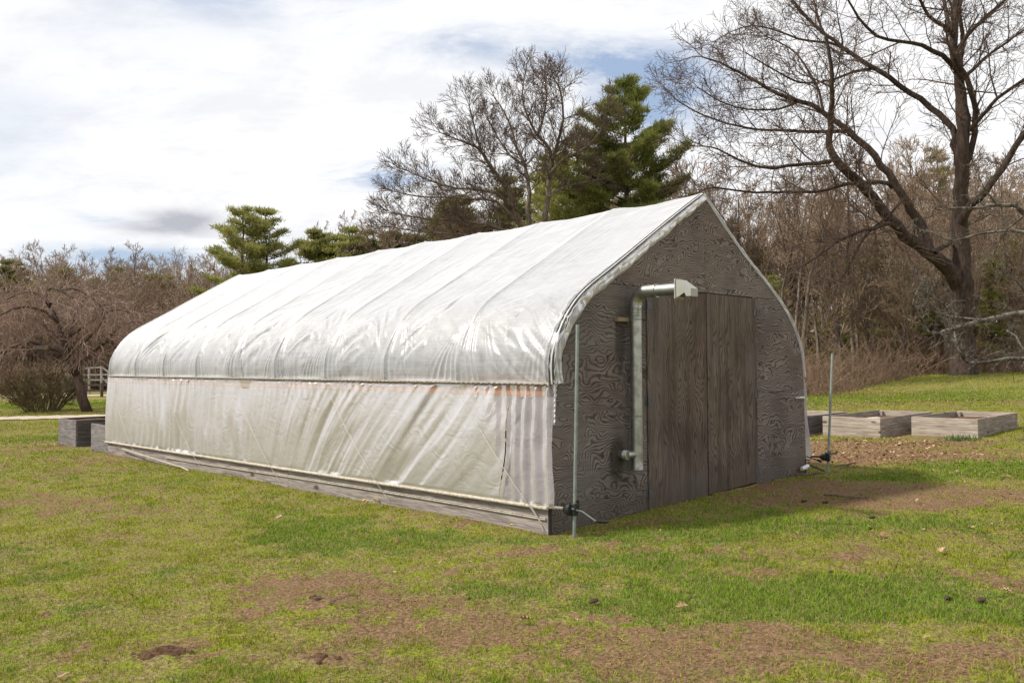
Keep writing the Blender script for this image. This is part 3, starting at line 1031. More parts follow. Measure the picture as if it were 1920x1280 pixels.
def build_frame():
    nfl = 40
    yy_ = np.linspace(.05, L - .05, nfl)
    Vf = [(x, y, float(gz(x, y)) + .035) for x in (.0, 5.14) for y in yy_]
    obj('bounce_floor', mesh_np('bounce_floor', np.array(Vf), grid_faces(2, nfl), [M['floor']]), gh)  # added pale floor, so light inside the film turns grey instead of yellowish
    # hoops, seen faintly through the film
    ip = inset_prof(.024, 90)
    for yk in HOOPS:
        if yk < .1: yk = .07
        pts = [(0.035, yk, -.05)] + [(x, yk, z) for x, z in ip] + [(5.13, yk, 0)]
        obj('hoop', MB().tube(pts, .021, 8).mesh('hoop', M['hoop'], True), gh)
    for xa, dx in ((-.012, 1), (5.115, -1)):
        b = MB().box(xa, xa + .035, .05, L, 1.30, 1.405)
        obj('hip_board', b.mesh('hip_board', M['hipwood']), gh)
    obj('ridge_purlin', MB().tube([(2.70, .05, 3.54), (2.70, L, 3.54)], .02, 8).mesh('ridge_purlin', M['hoop'], True), gh)
    # wiggle-wire rail at the hip: channel with beaded wire in it
    ch = MB()
    ch.box(-.050, -.028, -.02, L + .02, 1.405, 1.435)
    obj('hip_rail', ch.mesh('hip_rail', M['cream']), gh)
    n = 700
    yy = np.linspace(0, L, n)
    wv = MB().tube([(-.056, y, 1.414 + .004 * math.sin(y * 80)) for y in yy], .0045, 5)
    obj('rail_wire', wv.mesh('rail_wire', M['dark'], True), gh)
    # second thin rail lines low on the baseboard
    rl = MB()
    seg = 40
    def zz(y): return .150 - .0098 * y + .012 * math.sin(y * .55)
    for dz, rr in ((0, .0045), (-.016, .007)):
        rl.tube([(-.062, y, zz(y) + dz) for y in np.linspace(.02, 9.0, seg)], rr, 6)
    obj('lower_rail', rl.mesh('lower_rail', M['cream'], True), gh)
    # baseboards, two long boards a side with a butt joint
    for (x0, x1) in ((-.05, -.012), (5.16, 5.195)):
        for (ya, yb) in ((.0, 4.86), (4.866, L)):
            mb = MB()
            n_ = 24
            vs = []
            for i in range(n_ + 1):
                y = ya + (yb - ya) * i / n_
                g0 = gz(x0, y) - .06
                top = .262 - .0098 * y + .004 * math.sin(y * 2.1)
                vs += [(x0, y, g0), (x1, y, g0), (x1, y, top), (x0, y, top)]
            fs = []
            for i in range(n_):
                a = i * 4
                for j in range(4):
                    k = (j + 1) % 4
                    fs.append((a + j, a + k, a + 4 + k, a + 4 + j))
            fs += [(3, 2, 1, 0), (n_ * 4, n_ * 4 + 1, n_ * 4 + 2, n_ * 4 + 3)]
            mb.add(vs, fs)
            obj('baseboard', mb.mesh('baseboard', M['base']), gh)
    # ropes that hold the side curtain against the wind
    zig = [((1.277, 1.36), (-.02, .035)), ((3.85, 1.36), (2.51, .03)), ((6.44, 1.36), (5.05, .0)), ((9.05, 1.36), (7.61, -.02)), ((11.55, 1.36), (10.4, .0))]
    for (a, b) in zig:
        pts = []
        for i in range(13):
            t_ = i / 12
            y = a[0] + (b[0] - a[0]) * t_; z = a[1] + (b[1] - a[1]) * t_
            xx = -.062 - .070 * math.sin(PI * min(1, t_ * 1.0)) ** .5 * (1 if t_ < 1 else 0)
            pts.append((xx if z > .2 else -.105 + .045 * max(0, (.2 - z) / .2), y, z))
        obj('rope', MB().tube(pts, .0032, 6).mesh('rope', M['rope'], True), gh)
    for (a, b) in (((1.30, 1.36), (2.44, .28)), ((3.84, 1.36), (4.75, .33)), ((6.46, 1.36), (7.4, .3)), ((9.06, 1.36), (10.0, .3))):
        obj('rope', MB().tube([(.004, a[0], a[1]), (-.012, (a[0] + b[0]) / 2, (a[1] + b[1]) / 2), (-.018, b[0], b[1])], .005, 6).mesh('rope', M['dark'], True), gh)
    obj('rope', MB().tube([(-.11, .19, .27), (-.10, .13, .2), (-.075, .10, .13), (-.07, .06, .06), (-.068, .05, .03)], .005, 6).mesh('rope', M['rope'], True), gh,
        label='loose frayed rope end hanging at the front corner')
    # mended slit in the curtain near the gable
    sl = []
    for i in range(26):
        t_ = i / 25
        sl.append((-.118 - .006 * math.sin(t_ * 9), .44 + .15 * t_ + .012 * math.sin(t_ * 7), 1.25 - .92 * t_))
    mb = MB().tube(sl, [.0045 + .003 * abs(math.sin(i * 2.3)) for i in range(26)], 6)
    sp = obj('mended_slit', mb.mesh('mended_slit', M['cream'], True), gh)
    dk = MB()
    for a, b in ((8, 10), (11, 13), (13, 15), (15, 17), (17, 19), (20, 21)):
        dk.tube([(x - .004, y - .006, z) for x, y, z in sl[a:b + 1]], .0065, 5)
    obj('slit_gap', dk.mesh('slit_gap', M['black'], True), sp)


build_frame()


def clip_poly(x0, x1, z0, z1, d=.02, foot=False):
    """the rectangle cut by the arch outline"""
    ip = inset_prof(d, 120)
    ip = np.vstack([[ip[0][0], -.2], ip, [ip[-1][0] + .05, -.2]])

    def ztop(x):
        # arch height at x
        return float(np.interp(x, ip[1:-1, 0], ip[1:-1, 1])) if ip[2, 0] < x < ip[-3, 0] else 1.4

    def inside(p, e):
        return e(p) >= 0
    poly = [tuple(p) for p in ip]
    for (nx, nz, c) in ((1, 0, -x0), (-1, 0, x1), (0, 1, -z0), (0, -1, z1)):
        res = []
        for i in range(len(poly)):
            a, b = poly[i], poly[(i + 1) % len(poly)]
            da, db = nx * a[0] + nz * a[1] + c, nx * b[0] + nz * b[1] + c
            if da >= 0: res.append(a)
            if (da >= 0) != (db >= 0):
                t_ = da / (da - db)
                res.append((a[0] + (b[0] - a[0]) * t_, a[1] + (b[1] - a[1]) * t_))
        poly = res
    # drop duplicate points
    out_ = []
    for p in poly:
        if not out_ or abs(p[0] - out_[-1][0]) + abs(p[1] - out_[-1][1]) > 1e-4: out_.append(p)
    return out_


def build_gable():
    DL, DR, DS = 1.527, 3.861, 2.700
    def panel(x0, x1, z0, z1, mat, y0=.0, y1=.018):
        mb = MB().prism(clip_poly(x0, x1, z0, z1), y0, y1)
        obj('plywood_panel', mb.mesh('plywood_panel', mat), gh)
    panel(-.02, DL - .004, -.08, 2.434, M['ply_h'])
    panel(DR + .004, 5.2, -.05, 1.22, M['ply_h'])
    panel(DR + .004, 5.2, 1.224, 2.434, M['ply_h'])
    panel(-.02, 2.698, 2.44, 3.7, M['ply_top'])
    panel(2.701, 5.2, 2.44, 3.7, M['ply_top'])
    for xa, xb, za, zb_ in ((.86, DL - .06, 2.40, 2.48), (DR + .06, 4.28, 2.40, 2.48), (2.66, 2.74, 2.55, 3.45), (DR + .06, 5.0, 1.18, 1.26)):
        obj('seam_light_stop', MB().box(xa, xb, .0195, .05, za, zb_).mesh('seam_light_stop', M['dark']), gh)  # added dark strips behind the seams, keeping interior light out of them
    # strip above the doors is part of the upper sheets; door leaves sit 2 cm back
    for (x0, x1, zb) in ((DL, DS - .009, .030), (DS + .009, DR, .075)):
        mb = MB()
        zt = 2.428
        mb.add([(x0 + .002, -.014, zb - .018), (x1 - .004, -.014, zb + .01), (x1 - .002, -.014, zt - .006), (x0 + .002, -.014, zt),
                (x0 + .002, .012, zb - .018), (x1 - .004, .012, zb + .01), (x1 - .002, .012, zt - .006), (x0 + .002, .012, zt)],
               [(0, 1, 2, 3), (7, 6, 5, 4), (0, 4, 5, 1), (1, 5, 6, 2), (2, 6, 7, 3), (3, 7, 4, 0)])
        dr = obj('door', mb.mesh('door', M['ply_v']), gh)
        hx = x0 if x0 < 2 else x1
        for hz in (2.24, 1.2, .21):
            s = 1 if x0 < 2 else -1
            h = MB().box(min(hx, hx + s * .07), max(hx, hx + s * .07), -.019, -.0145, hz - .045, hz + .045)
            h.box(min(hx, hx - s * .035), max(hx, hx - s * .035), -.006, -.0012, hz - .045, hz + .045)
            h.tube([(hx, -.021, hz - .05), (hx, -.021, hz + .05)], .007, 8)
            obj('hinge', h.mesh('hinge', M['hinge'], True), dr)
    obj('door_gap_light_stop', MB().box(DL + .01, DR - .01, .022, .06, 2.36, 2.50).mesh('door_gap_light_stop', M['dark']), gh)  # added dark box that stops light leaking through the gap above the doors
    # dark frame behind the leaf gap, then the back gable
    obj('door_post', MB().box(2.62, 2.78, .03, .07, -.05, 2.5).mesh('door_post', M['dark']), gh)
    bg = MB().prism(clip_poly(-.02, 5.2, -.15, 3.7), L - .03, L)
    obj('back_wall', bg.mesh('back_wall', M['ply_h']), gh)
    # corner gap and dark splash edge between baseboard and gable
    # curled film edge hanging over the gable, with its two clip rails
    n = 520
    P, U = prof_pts(n)
    T = np.gradient(P, axis=0); T /= np.linalg.norm(T, axis=1, keepdims=True)
    Nn = np.stack([-T[:, 1], T[:, 0]], 1)
    sl = U
    w = .085 + .075 * (1 - np.clip(sl / 4.3, 0, 1)) + .06 * (fbm(sl * 3.4, 0 * sl, 101, 3, .6) - .5)
    w = w * np.where(sl > SLEN * .505, .22, 1.)
    K = 16
    V = np.zeros((n, K, 3))
    for j in range(K):
        q = j / (K - 1)
        yy = -.10 - .03 * np.sin(PI * q) + .075 * q + .055 * (1 - 2.2 * np.abs(fbm(sl * 6 + q * 1.2, q * 2 + 0 * sl, 103, 3) - .5) - .7) * np.sin(PI * min(1, q + .25))
        inn = -.0 - w * q ** .9 + .012 * (fbm(sl * 13, q * 4 + 0 * sl, 107, 2) - .5)
        V[:, j, 0] = P[:, 0] + Nn[:, 0] * inn; V[:, j, 1] = np.minimum(np.where(sl > SLEN * .5, yy * .28, yy), -.022); V[:, j, 2] = P[:, 1] + Nn[:, 1] * inn
    obj('film_flap', mesh_np('film_flap', V.reshape(-1, 3), grid_faces(n, K), [M['flap']]), gh)
    for dy, rr, mt in ((-.072, .0065, 'dark'), (-.052, .0085, 'white'), (-.02, .0055, 'dark')):
        pts = [(P[i, 0] + Nn[i, 0] * .012, dy, P[i, 1] + Nn[i, 1] * .012) for i in range(0, n // 2 + 4, 4)]
        obj('edge_rail', MB().tube(pts, rr, 6).mesh('edge_rail', M[mt], True), gh)
    # flap below the hip at the left corner, hanging like a ragged strip
    V = []
    nz_, nw = 60, 8
    for i in range(nz_):
        z = 1.46 - .42 * i / (nz_ - 1)
        for j in range(nw):
            q = j / (nw - 1)
            wid = (.085 - .05 * i / nz_) + .02 * (float(fbm(np.array(i * .25), np.array(0.), 113, 3)) - .5)
            V.append((-.055 + wid * q * 1.1 + .0 * q, -.10 + .05 * q + .012 * math.sin(i * .9 + q * 5), z))
    obj('film_flap', mesh_np('film_flap', np.array(V), grid_faces(nz_, nw), [M['flap']]), gh)
    # black corner gap on the baseboard end
    obj('corner_strip', MB().box(-.045, -.012, -.012, -.002, -.02, .235).mesh('corner_strip', M['dark']), gh)
    # small latch rod on the right edge and a pale pipe end near the ground
    lt = MB().tube([(4.86, -.03, 1.118), (5.10, -.03, 1.112)], .008, 8).box(5.0, 5.13, -.026, -.002, 1.10, 1.13)
    obj('latch', lt.mesh('latch', M['white'], True), gh)
    pe = MB().tube([(4.93, -.06, .155), (4.97, -.07, .158), (5.10, -.06, .172), (5.16, -.04, .175), (5.2, -.03, .17)], [.026, .03, .03, .026, .02], 10)
    obj('pipe_end', pe.mesh('pipe_end', M['white'], True), gh)
    rods = MB().tube([(5.12, -.05, .30), (5.33, -.12, .235)], .008, 6).tube([(5.31, -.11, .24), (5.37, -.13, .222)], .018, 6)
    rods.tube([(5.12, -.05, .20), (5.24, -.10, .15), (5.40, -.16, .085)], .010, 6)
    obj('spare_crank_rod', rods.mesh('spare_crank_rod', M['dark'], True), gh)


build_gable()


def build_vent():
    X0, Y0 = 1.205, -.105
    zt = 2.355
    R_ = .062
    d = MB()
    # upright pipe
    pts = [(X0, Y0, .50), (X0, Y0, .515)] + [(X0, Y0, z) for z in np.linspace(.53, 2.10, 18)]
    d.tube(pts, [R_ + .004, R_ + .004] + [R_] * 18, 24)
    duct = obj('vent_duct', d.mesh('vent_duct', M['duct'], True), gh)
    # crimped collar and segmented elbow
    col = MB()
    for i in range(6):
        z = 2.095 + i * .016
        col.tube([(X0, Y0, z), (X0, Y0, z + .008), (X0, Y0, z + .016)], [R_ + .001, R_ + .0045, R_ + .001], 24, cap=False)
    obj('collar', col.mesh('collar', M['duct'], True), duct)
    el = MB()
    rb = .135
    segs = 5
    pp = [(X0, Y0, 2.19)]
    for i in range(segs + 1):
        a = i / segs * PI / 2
        pp.append((X0, Y0 - rb * (1 - math.cos(a)), zt - rb + rb * math.sin(a)))
    pp.append((X0, Y0 - rb - .14, zt + .002))
    el.tube(pp, R_ + .004, 24)
    obj('elbow', el.mesh('elbow', M['duct']), duct)
    ho = MB().tube([(X0, Y0 - rb - .13, zt), (X0, -.64, zt)], R_ - .001, 24)
    ho.tube([(X0, Y0 - rb - .145, zt), (X0, Y0 - rb - .13, zt)], R_ + .008, 24)
    obj('horizontal_pipe', ho.mesh('horizontal_pipe', M['duct'], True), duct)
    # weather hood: square flange, sloping cowl, small drip box
    hd = MB()
    h = .100
    zc = zt + .0
    hx = .070
    hd.box(X0 - hx, X0 + hx, -.653, -.64, zc - h, zc + h)
    w = h - .012
    y0, y1 = -.653, -.83
    t_ = .004
    # two side walls with the notch cut out of the lower edge, a sloping roof, and a front plate
    for s in (-1, 1):
        xs = X0 + s * (hx - .008)
        poly = [(y0, zc - w), (y0, zc + w), (y0 - .045, zc + w - .004), (y1, zc - .010), (y1, zc - .085), (y1 + .055, zc - .085), (y1 + .075, zc - .045), (y0 - .03, zc - .085)]
        n_ = len(poly)
        vs = [(xs, a, b) for a, b in poly] + [(xs - s * t_, a, b) for a, b in poly]
        fs = [tuple(range(n_)), tuple(range(2 * n_ - 1, n_ - 1, -1))] + [(i, i + n_, (i + 1) % n_ + n_, (i + 1) % n_) for i in range(n_)]
        hd.add(vs, fs)
    rl = [(y0, zc + w), (y0 - .045, zc + w - .004), (y1, zc - .010), (y1, zc - .085)]
    for (a, b) in zip(rl[:-1], rl[1:]):
        hd.add([(X0 - (hx - .008) + t_, a[0], a[1]), (X0 + (hx - .008) - t_, a[0], a[1]), (X0 + (hx - .008) - t_, b[0], b[1]), (X0 - (hx - .008) + t_, b[0], b[1]),
                (X0 - (hx - .008) + t_, a[0] + .003, a[1] - .004), (X0 + (hx - .008) - t_, a[0] + .003, a[1] - .004), (X0 + (hx - .008) - t_, b[0] + .003, b[1] - .004), (X0 - (hx - .008) + t_, b[0] + .003, b[1] - .004)],
               [(0, 1, 2, 3), (7, 6, 5, 4), (0, 3, 7, 4), (1, 5, 6, 2)])
    obj('vent_hood', hd.mesh('vent_hood', M['hood']), duct)
    # lower stub with ribs entering the wall
    st = MB()
    c = Vector((1.06, -.10, .66))
    st.tube([c + Vector((0, .10, 0)), c + Vector((0, .03, 0)), c], .046, 20)
    for i in range(3):
        y = -.10 + i * .018
        st.tube([(1.06, y, .66), (1.06, y + .006, .66), (1.06, y + .012, .66)], [.047, .053, .047], 20, cap=False)
    st.tube([(1.06, -.085, .66), (1.16, -.10, .66)], .04, 16)
    obj('flue_stub', st.mesh('flue_stub', M['duct'], True), duct)
    obj('bracket', MB().box(.985, 1.20, -.055, -.001, 2.045, 2.09, b=.004).mesh('bracket', M['lumber']), gh, label='short raw wooden block behind the duct')
    for zz_ in (1.05, 2.06):
        obj('duct_strap', MB().tube([(X0, Y0, zz_), (X0, Y0, zz_ + .018)], R_ + .003, 24).mesh('duct_strap', M['galv'], True), duct)


build_vent()


def crank_pole(base, top, label, gear_z, hub_dir, right=False):
    b = Vector(base)
    root = obj('crank_pole', None, label=label, cat='crank pole', group='roll-up poles at the greenhouse corners', loc=base)
    tp = Vector(top) - b
    p = MB().tube([(0, 0, -.15), tuple(tp)], .0165, 12)
    obj('pole', p.mesh('pole', M['galv'], True), root)
    cpt = Vector((0, 0, 0)) + tp * (gear_z / tp.z)
    g = MB()
    # gearbox drum with axis along y, guide bracket around the pole
    yo = .045
    c = cpt + Vector((-.01, yo, 0))
    R_ = .062 if not right else .050
    g.tube([c + Vector((0, -.03, 0)), c + Vector((0, -.03, 0)) + Vector((0, .006, 0)), c + Vector((0, .012, 0)), c + Vector((0, .03, 0)), c + Vector((0, .06, 0))],
           [R_ * .75, R_, R_, R_ * .82, R_ * .55], 22)
    g.tube([c + Vector((0, -.035, 0)), c + Vector((0, -.07, 0))], [R_ * .42, R_ * .36], 14)
    g.box(cpt.x - .028, cpt.x + .028, -.028, .03, cpt.z - .055, cpt.z + .06, b=.006)
    g.box(cpt.x + .03, cpt.x + .05, -.02, .012, cpt.z - .01, cpt.z + .085, b=.004)
    g.box(cpt.x - .0, cpt.x + .05, -.02, .012, cpt.z + .07, cpt.z + .085, b=.004)
    gb = obj('gearbox', g.mesh('gearbox', M['black'], True), root)
    ax = MB().tube([c + Vector((0, .05, 0)), c + Vector((-.10 if not right else -.16, .17 if not right else .20, .012))], .0135, 10)
    obj('axle', ax.mesh('axle', M['white'] if not right else M['dark'], True), root)
    h = MB()
    if not right:
        h.tube([c + Vector((0, -.06, 0)), c + Vector((.04, -.11, -.012)), c + Vector((.11, -.22, -.10))], .008, 8)
        hn = MB().tube([c + Vector((.11, -.22, -.10)), c + Vector((.15, -.245, -.105)), c + Vector((.22, -.27, -.115))], [.012, .017, .014], 10)
    else:
        h.tube([c + Vector((0, -.06, .02)), c + Vector((.05, -.09, .045))], .008, 8)
        hn = MB().tube([c + Vector((.04, -.08, .048)), c + Vector((.15, -.10, .05))], .012, 10)
    ho = obj('crank_handle', h.mesh('crank_handle', M['galv'], True), root)
    obj('grip', hn.mesh('grip', M['black'], True), ho)


g0 = float(gz(.06, -.24)); g1 = float(gz(5.46, -.18))
crank_pole((.045, -.24, g0), (.125, -.24, 1.98), 'tall galvanised pole with black crank gearbox at the near left corner of the greenhouse', .245, 1)
crank_pole((5.45, -.18, g1), (5.67, -.18, 1.72), 'thin leaning pole with black crank gearbox beyond the right corner of the gable', .20, -1, True)

fb = MB()
for dx, dz, rr_ in ((0, 0, .008), (.004, .012, .005)):
    fb.tube([(-.20 + dx, 7.75, -.065 + dz), (-.16 + dx, 8.1, -.045 + dz), (-.125 + dx, 9.5, .0 + dz), (-.10 + dx, 10.95, .055 + dz)], rr_, 6)
o = obj('loose_rail', fb.mesh('loose_rail', M['cream'], True), label='long white rail strip come loose and leaning on the baseboard', cat='rail')


# ------------------------------------------------------------------ raised beds
def raised_bed(x0, x1, y0, y1, z0, z1, label, nb, my, mx, rot=0., soil_gap=.12):
    cx, cy = (x0 + x1) / 2, (y0 + y1) / 2
    root = obj('raised_bed', None, label=label, cat='raised bed', group='wooden raised beds', loc=(cx, cy, z0))
    root.rotation_euler.z = rot
    hx, hy, H = (x1 - x0) / 2, (y1 - y0) / 2, z1 - z0
    bh = (H + .05) / nb
    th = .04
    for k in range(nb):
        a, b = -.05 + k * bh + .002, -.05 + (k + 1) * bh - .002
        for s in (-1, 1):
            j = random.uniform(-.004, .004)
            xa, xb = sorted((s * hx, s * (hx - th)))
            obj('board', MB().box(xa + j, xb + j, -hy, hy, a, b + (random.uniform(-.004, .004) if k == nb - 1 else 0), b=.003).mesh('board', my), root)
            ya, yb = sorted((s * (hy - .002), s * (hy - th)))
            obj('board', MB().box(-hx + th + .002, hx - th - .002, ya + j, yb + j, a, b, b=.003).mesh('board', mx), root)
    for sx in (-1, 1):
        for sy in (-1, 1):
            xa, xb = sorted((sx * (hx - th - .003), sx * (hx - th - .09)))
            ya, yb = sorted((sy * (hy - th - .003), sy * (hy - th - .09)))
            obj('corner_post', MB().box(xa, xb, ya, yb, -.04, H - .02, b=.003).mesh('corner_post', mx), root)
    n = 26
    gx = np.linspace(-hx + th + .001, hx - th - .001, n * 2); gy = np.linspace(-hy + th + .001, hy - th - .001, n)
    X, Y = np.meshgrid(gx, gy, indexing='ij')
    Z = H - soil_gap + .05 * (fbm(X * 4 + x0 * 3, Y * 4, 7, 4, .6) - .5)
    obj('soil', mesh_np('soil', np.stack([X, Y, Z], -1).reshape(-1, 3), grid_faces(n * 2, n), [M['soil']]), root)
    return root


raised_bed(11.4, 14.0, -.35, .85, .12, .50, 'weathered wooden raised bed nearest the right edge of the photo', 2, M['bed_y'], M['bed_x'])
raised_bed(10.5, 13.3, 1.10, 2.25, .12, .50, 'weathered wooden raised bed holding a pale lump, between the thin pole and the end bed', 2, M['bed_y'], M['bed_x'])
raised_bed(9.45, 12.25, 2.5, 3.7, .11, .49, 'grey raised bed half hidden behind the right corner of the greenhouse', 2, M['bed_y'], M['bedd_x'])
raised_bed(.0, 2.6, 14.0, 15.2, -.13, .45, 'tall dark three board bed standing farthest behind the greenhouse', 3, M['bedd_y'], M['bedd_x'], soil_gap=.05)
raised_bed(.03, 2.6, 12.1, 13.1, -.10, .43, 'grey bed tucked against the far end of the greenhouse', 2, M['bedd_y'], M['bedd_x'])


def lump(name, loc, r, mat, label, cat, sq=(1, 1, .5), seed=0, group=None):
    n1, n2 = 20, 12
    V = []
    for i in range(n1):
        for j in range(n2):
            a = 2 * PI * i / (n1 - 1); b = PI * j / (n2 - 1)
            q = r * (.75 + .6 * float(fbm(np.array(math.cos(a) * math.sin(b) * 2.3 + 7), np.array(math.sin(a) * 2.3 + math.cos(b) * 2 + seed), seed, 3)))
            V.append((q * math.sin(b) * math.cos(a) * sq[0], q * math.sin(b) * math.sin(a) * sq[1], q * math.cos(b) * sq[2]))
    V = np.array(V)
    V[(n1 - 1) * n2:] = V[:n2]
    return obj(name, mesh_np(name, V, grid_faces(n1, n2), [mat]), label=label, cat=cat, loc=loc, group=group)


M['stone'] = mat_plain('pale_stone', (.50, .45, .40), .9, 0, .3, 20)
M['cone'] = mat_plain('cone_brown', (.07, .042, .028), .9, 0, .5, 30)
M['stick'] = mat_plain('dry_stick', (.16, .11, .085), .9, 0, .5, 20)
lump('stone', (11.15, 1.45, .40), .17, M['stone'], 'pale flat stone lying on the soil of the middle bed', 'stone', (1.2, 1, .45), 3)

# ------------------------------------------------------------------ trees
UPV = np.array([0, 0, 1.])


def rot_about(v, ax, a):
    ax = ax / (np.linalg.norm(ax) + 1e-9)
    return v * math.cos(a) + np.cross(ax, v) * math.sin(a) + ax * np.dot(ax, v) * (1 - math.cos(a))


def unit(v): return v / (np.linalg.norm(v) + 1e-9)


def sm_poly(pts, rad, step):
    """resample a polyline with a smooth curve"""
    P = np.array(pts, float); Rr = np.array(rad, float)
    Q = np.vstack([2 * P[0] - P[1], P, 2 * P[-1] - P[-2]]); out_ = []; rr = []
    for i in range(1, len(Q) - 2):
        ln = np.linalg.norm(Q[i + 1] - Q[i]); n = max(2, int(ln / step))
        for tt in np.linspace(0, 1, n, endpoint=False):
            a, b, c, d = Q[i - 1], Q[i], Q[i + 1], Q[i + 2]
            out_.append(.5 * (2 * b + (c - a) * tt + (2 * a - 5 * b + 4 * c - d) * tt ** 2 + (3 * b - a - 3 * c + d) * tt ** 3))
            rr.append(Rr[i - 1] + (Rr[i] - Rr[i - 1]) * tt)
    out_.append(P[-1]); rr.append(Rr[-1])
    return np.array(out_), np.array(rr)


def grow(tb, start, d, length, r0, level, prm, r=random):
    """recursive twig: a crooked tapered shoot with side shoots"""
    n = prm.get('n', 5)
    pts = [start]; dd = d.copy()
    step = length / (n - 1)
    for i in range(n - 1):
        j = np.array([r.gauss(0, 1), r.gauss(0, 1), r.gauss(0, 1)]) * prm['crook']
        dd = unit(dd + j + UPV * prm['trop'])
        pts.append(pts[-1] + dd * step)
    r1 = max(r0 * prm.get('taper', .45), prm['rmin'])
    rad = np.linspace(r0, r1, n)
    tb.add(pts, rad, 4 if r0 > prm.get('fat', .03) else 3)
    if level <= 0: return
    kids = prm['kids'][level - 1]
    k = kids if isinstance(kids, int) else r.randint(*kids)
    az = r.random() * 2 * PI
    for q in range(k):
        t_ = .22 + .78 * (q + r.random() * .8) / k
        t_ = min(t_, .99)
        f = t_ * (n - 1); i = int(f); i = min(i, n - 2)
        p = pts[i] + (pts[i + 1] - pts[i]) * (f - i)
        tang = unit(pts[i + 1] - pts[i])
        side = np.cross(tang, UPV if abs(tang[2]) < .9 else np.array([1., 0, 0]))
        az += 2.4 + r.uniform(-.5, .5)
        side = rot_about(unit(side), tang, az)
        ang = math.radians(r.uniform(*prm['ang']))
        nd = unit(tang * math.cos(ang) + side * math.sin(ang))
        ll = length * r.uniform(.42, .72) * (1.15 - .5 * t_)
        grow(tb, p, nd, ll, max(r0 * (1 - t_ * .5) * .55, prm['rmin']), level - 1, prm, r)


def limb_tree(name, label, cat, base_px, base_dep, limbs, prm, mat_b, mat_t, seed, group=None, ground=True, dens=1.0):
    """a bare tree whose main limbs follow given courses"""
    r = random.Random(seed)
    bx, by, bz = gp(base_px, base_dep)
    root = obj(name, None, label=label, cat=cat, group=group, loc=(bx, by, bz))
    o0 = np.array([bx, by, bz])
    tr = Tubes(); tw = Tubes()
    for (pts, w0, w1, dd0, dd1, lv, sp) in limbs:
        n = len(pts)
        W = []
        for i, (px, py) in enumerate(pts):
            dep = base_dep + dd0 + (dd1 - dd0) * i / (n - 1) + (math.sin(i * 1.9 + px) * .15 if i else 0)
            W.append(at(px, py, dep) - o0)
        # widths in pixels at the tree's distance
        s = base_dep / FPX
        rad = [max((w0 + (w1 - w0) * (i / (n - 1)) ** .8) * s / 2, prm['rmin']) for i in range(n)]
        P, Rr = sm_poly(W, rad, prm['step'])
        # small crookedness
        for i in range(1, len(P) - 1): P[i] += np.array([r.gauss(0, 1) for _ in range(3)]) * min(Rr[i] * .22, .05)
        tr.add(P, Rr, 14 if w0 > 16 else 8)
        if sp <= 0: continue
        cum = np.r_[0, np.cumsum(np.linalg.norm(np.diff(P, axis=0), axis=1))]
        tot = cum[-1]
        d = tot * (.28 if w0 > 10 else .10) + r.random() * sp
        az = r.random() * 6
        while d < tot:
            i = min(np.searchsorted(cum, d), len(P) - 1); i = max(i, 1)
            tang = unit(P[i] - P[i - 1])
            side = unit(np.cross(tang, UPV if abs(tang[2]) < .9 else np.array([1., 0, 0])))
            az += 2.4 + r.uniform(-.6, .6)
            sd = rot_about(side, tang, az)
            if sd[2] < -.2: sd[2] *= .3
            ang = math.radians(r.uniform(35, 70))
            nd = unit(tang * math.cos(ang) + unit(sd) * math.sin(ang))
            t_ = d / tot
            ll = prm['len'] * r.uniform(.55, 1.2) * (1.0 - .35 * t_)
            r0 = min(Rr[i] * .5, prm.get('tr0', .045)) * r.uniform(.6, 1.1)
            grow(tw, P[i], nd, ll, max(r0, prm['rmin']), lv, prm, r)
            d += sp * r.uniform(.6, 1.4)
        # the tip itself
        tang = unit(P[-1] - P[-2])
        for q in range(2):
            nd = unit(tang + np.array([r.gauss(0, 1) for _ in range(3)]) * .25)
            grow(tw, P[-1], nd, prm['len'] * .75, max(Rr[-1] * .8, prm['rmin']), lv, prm, r)
    trunk = obj('trunk', tr.build('trunk', mat_b), root)
    obj('crown', tw.build('crown', mat_t), root)
    return root


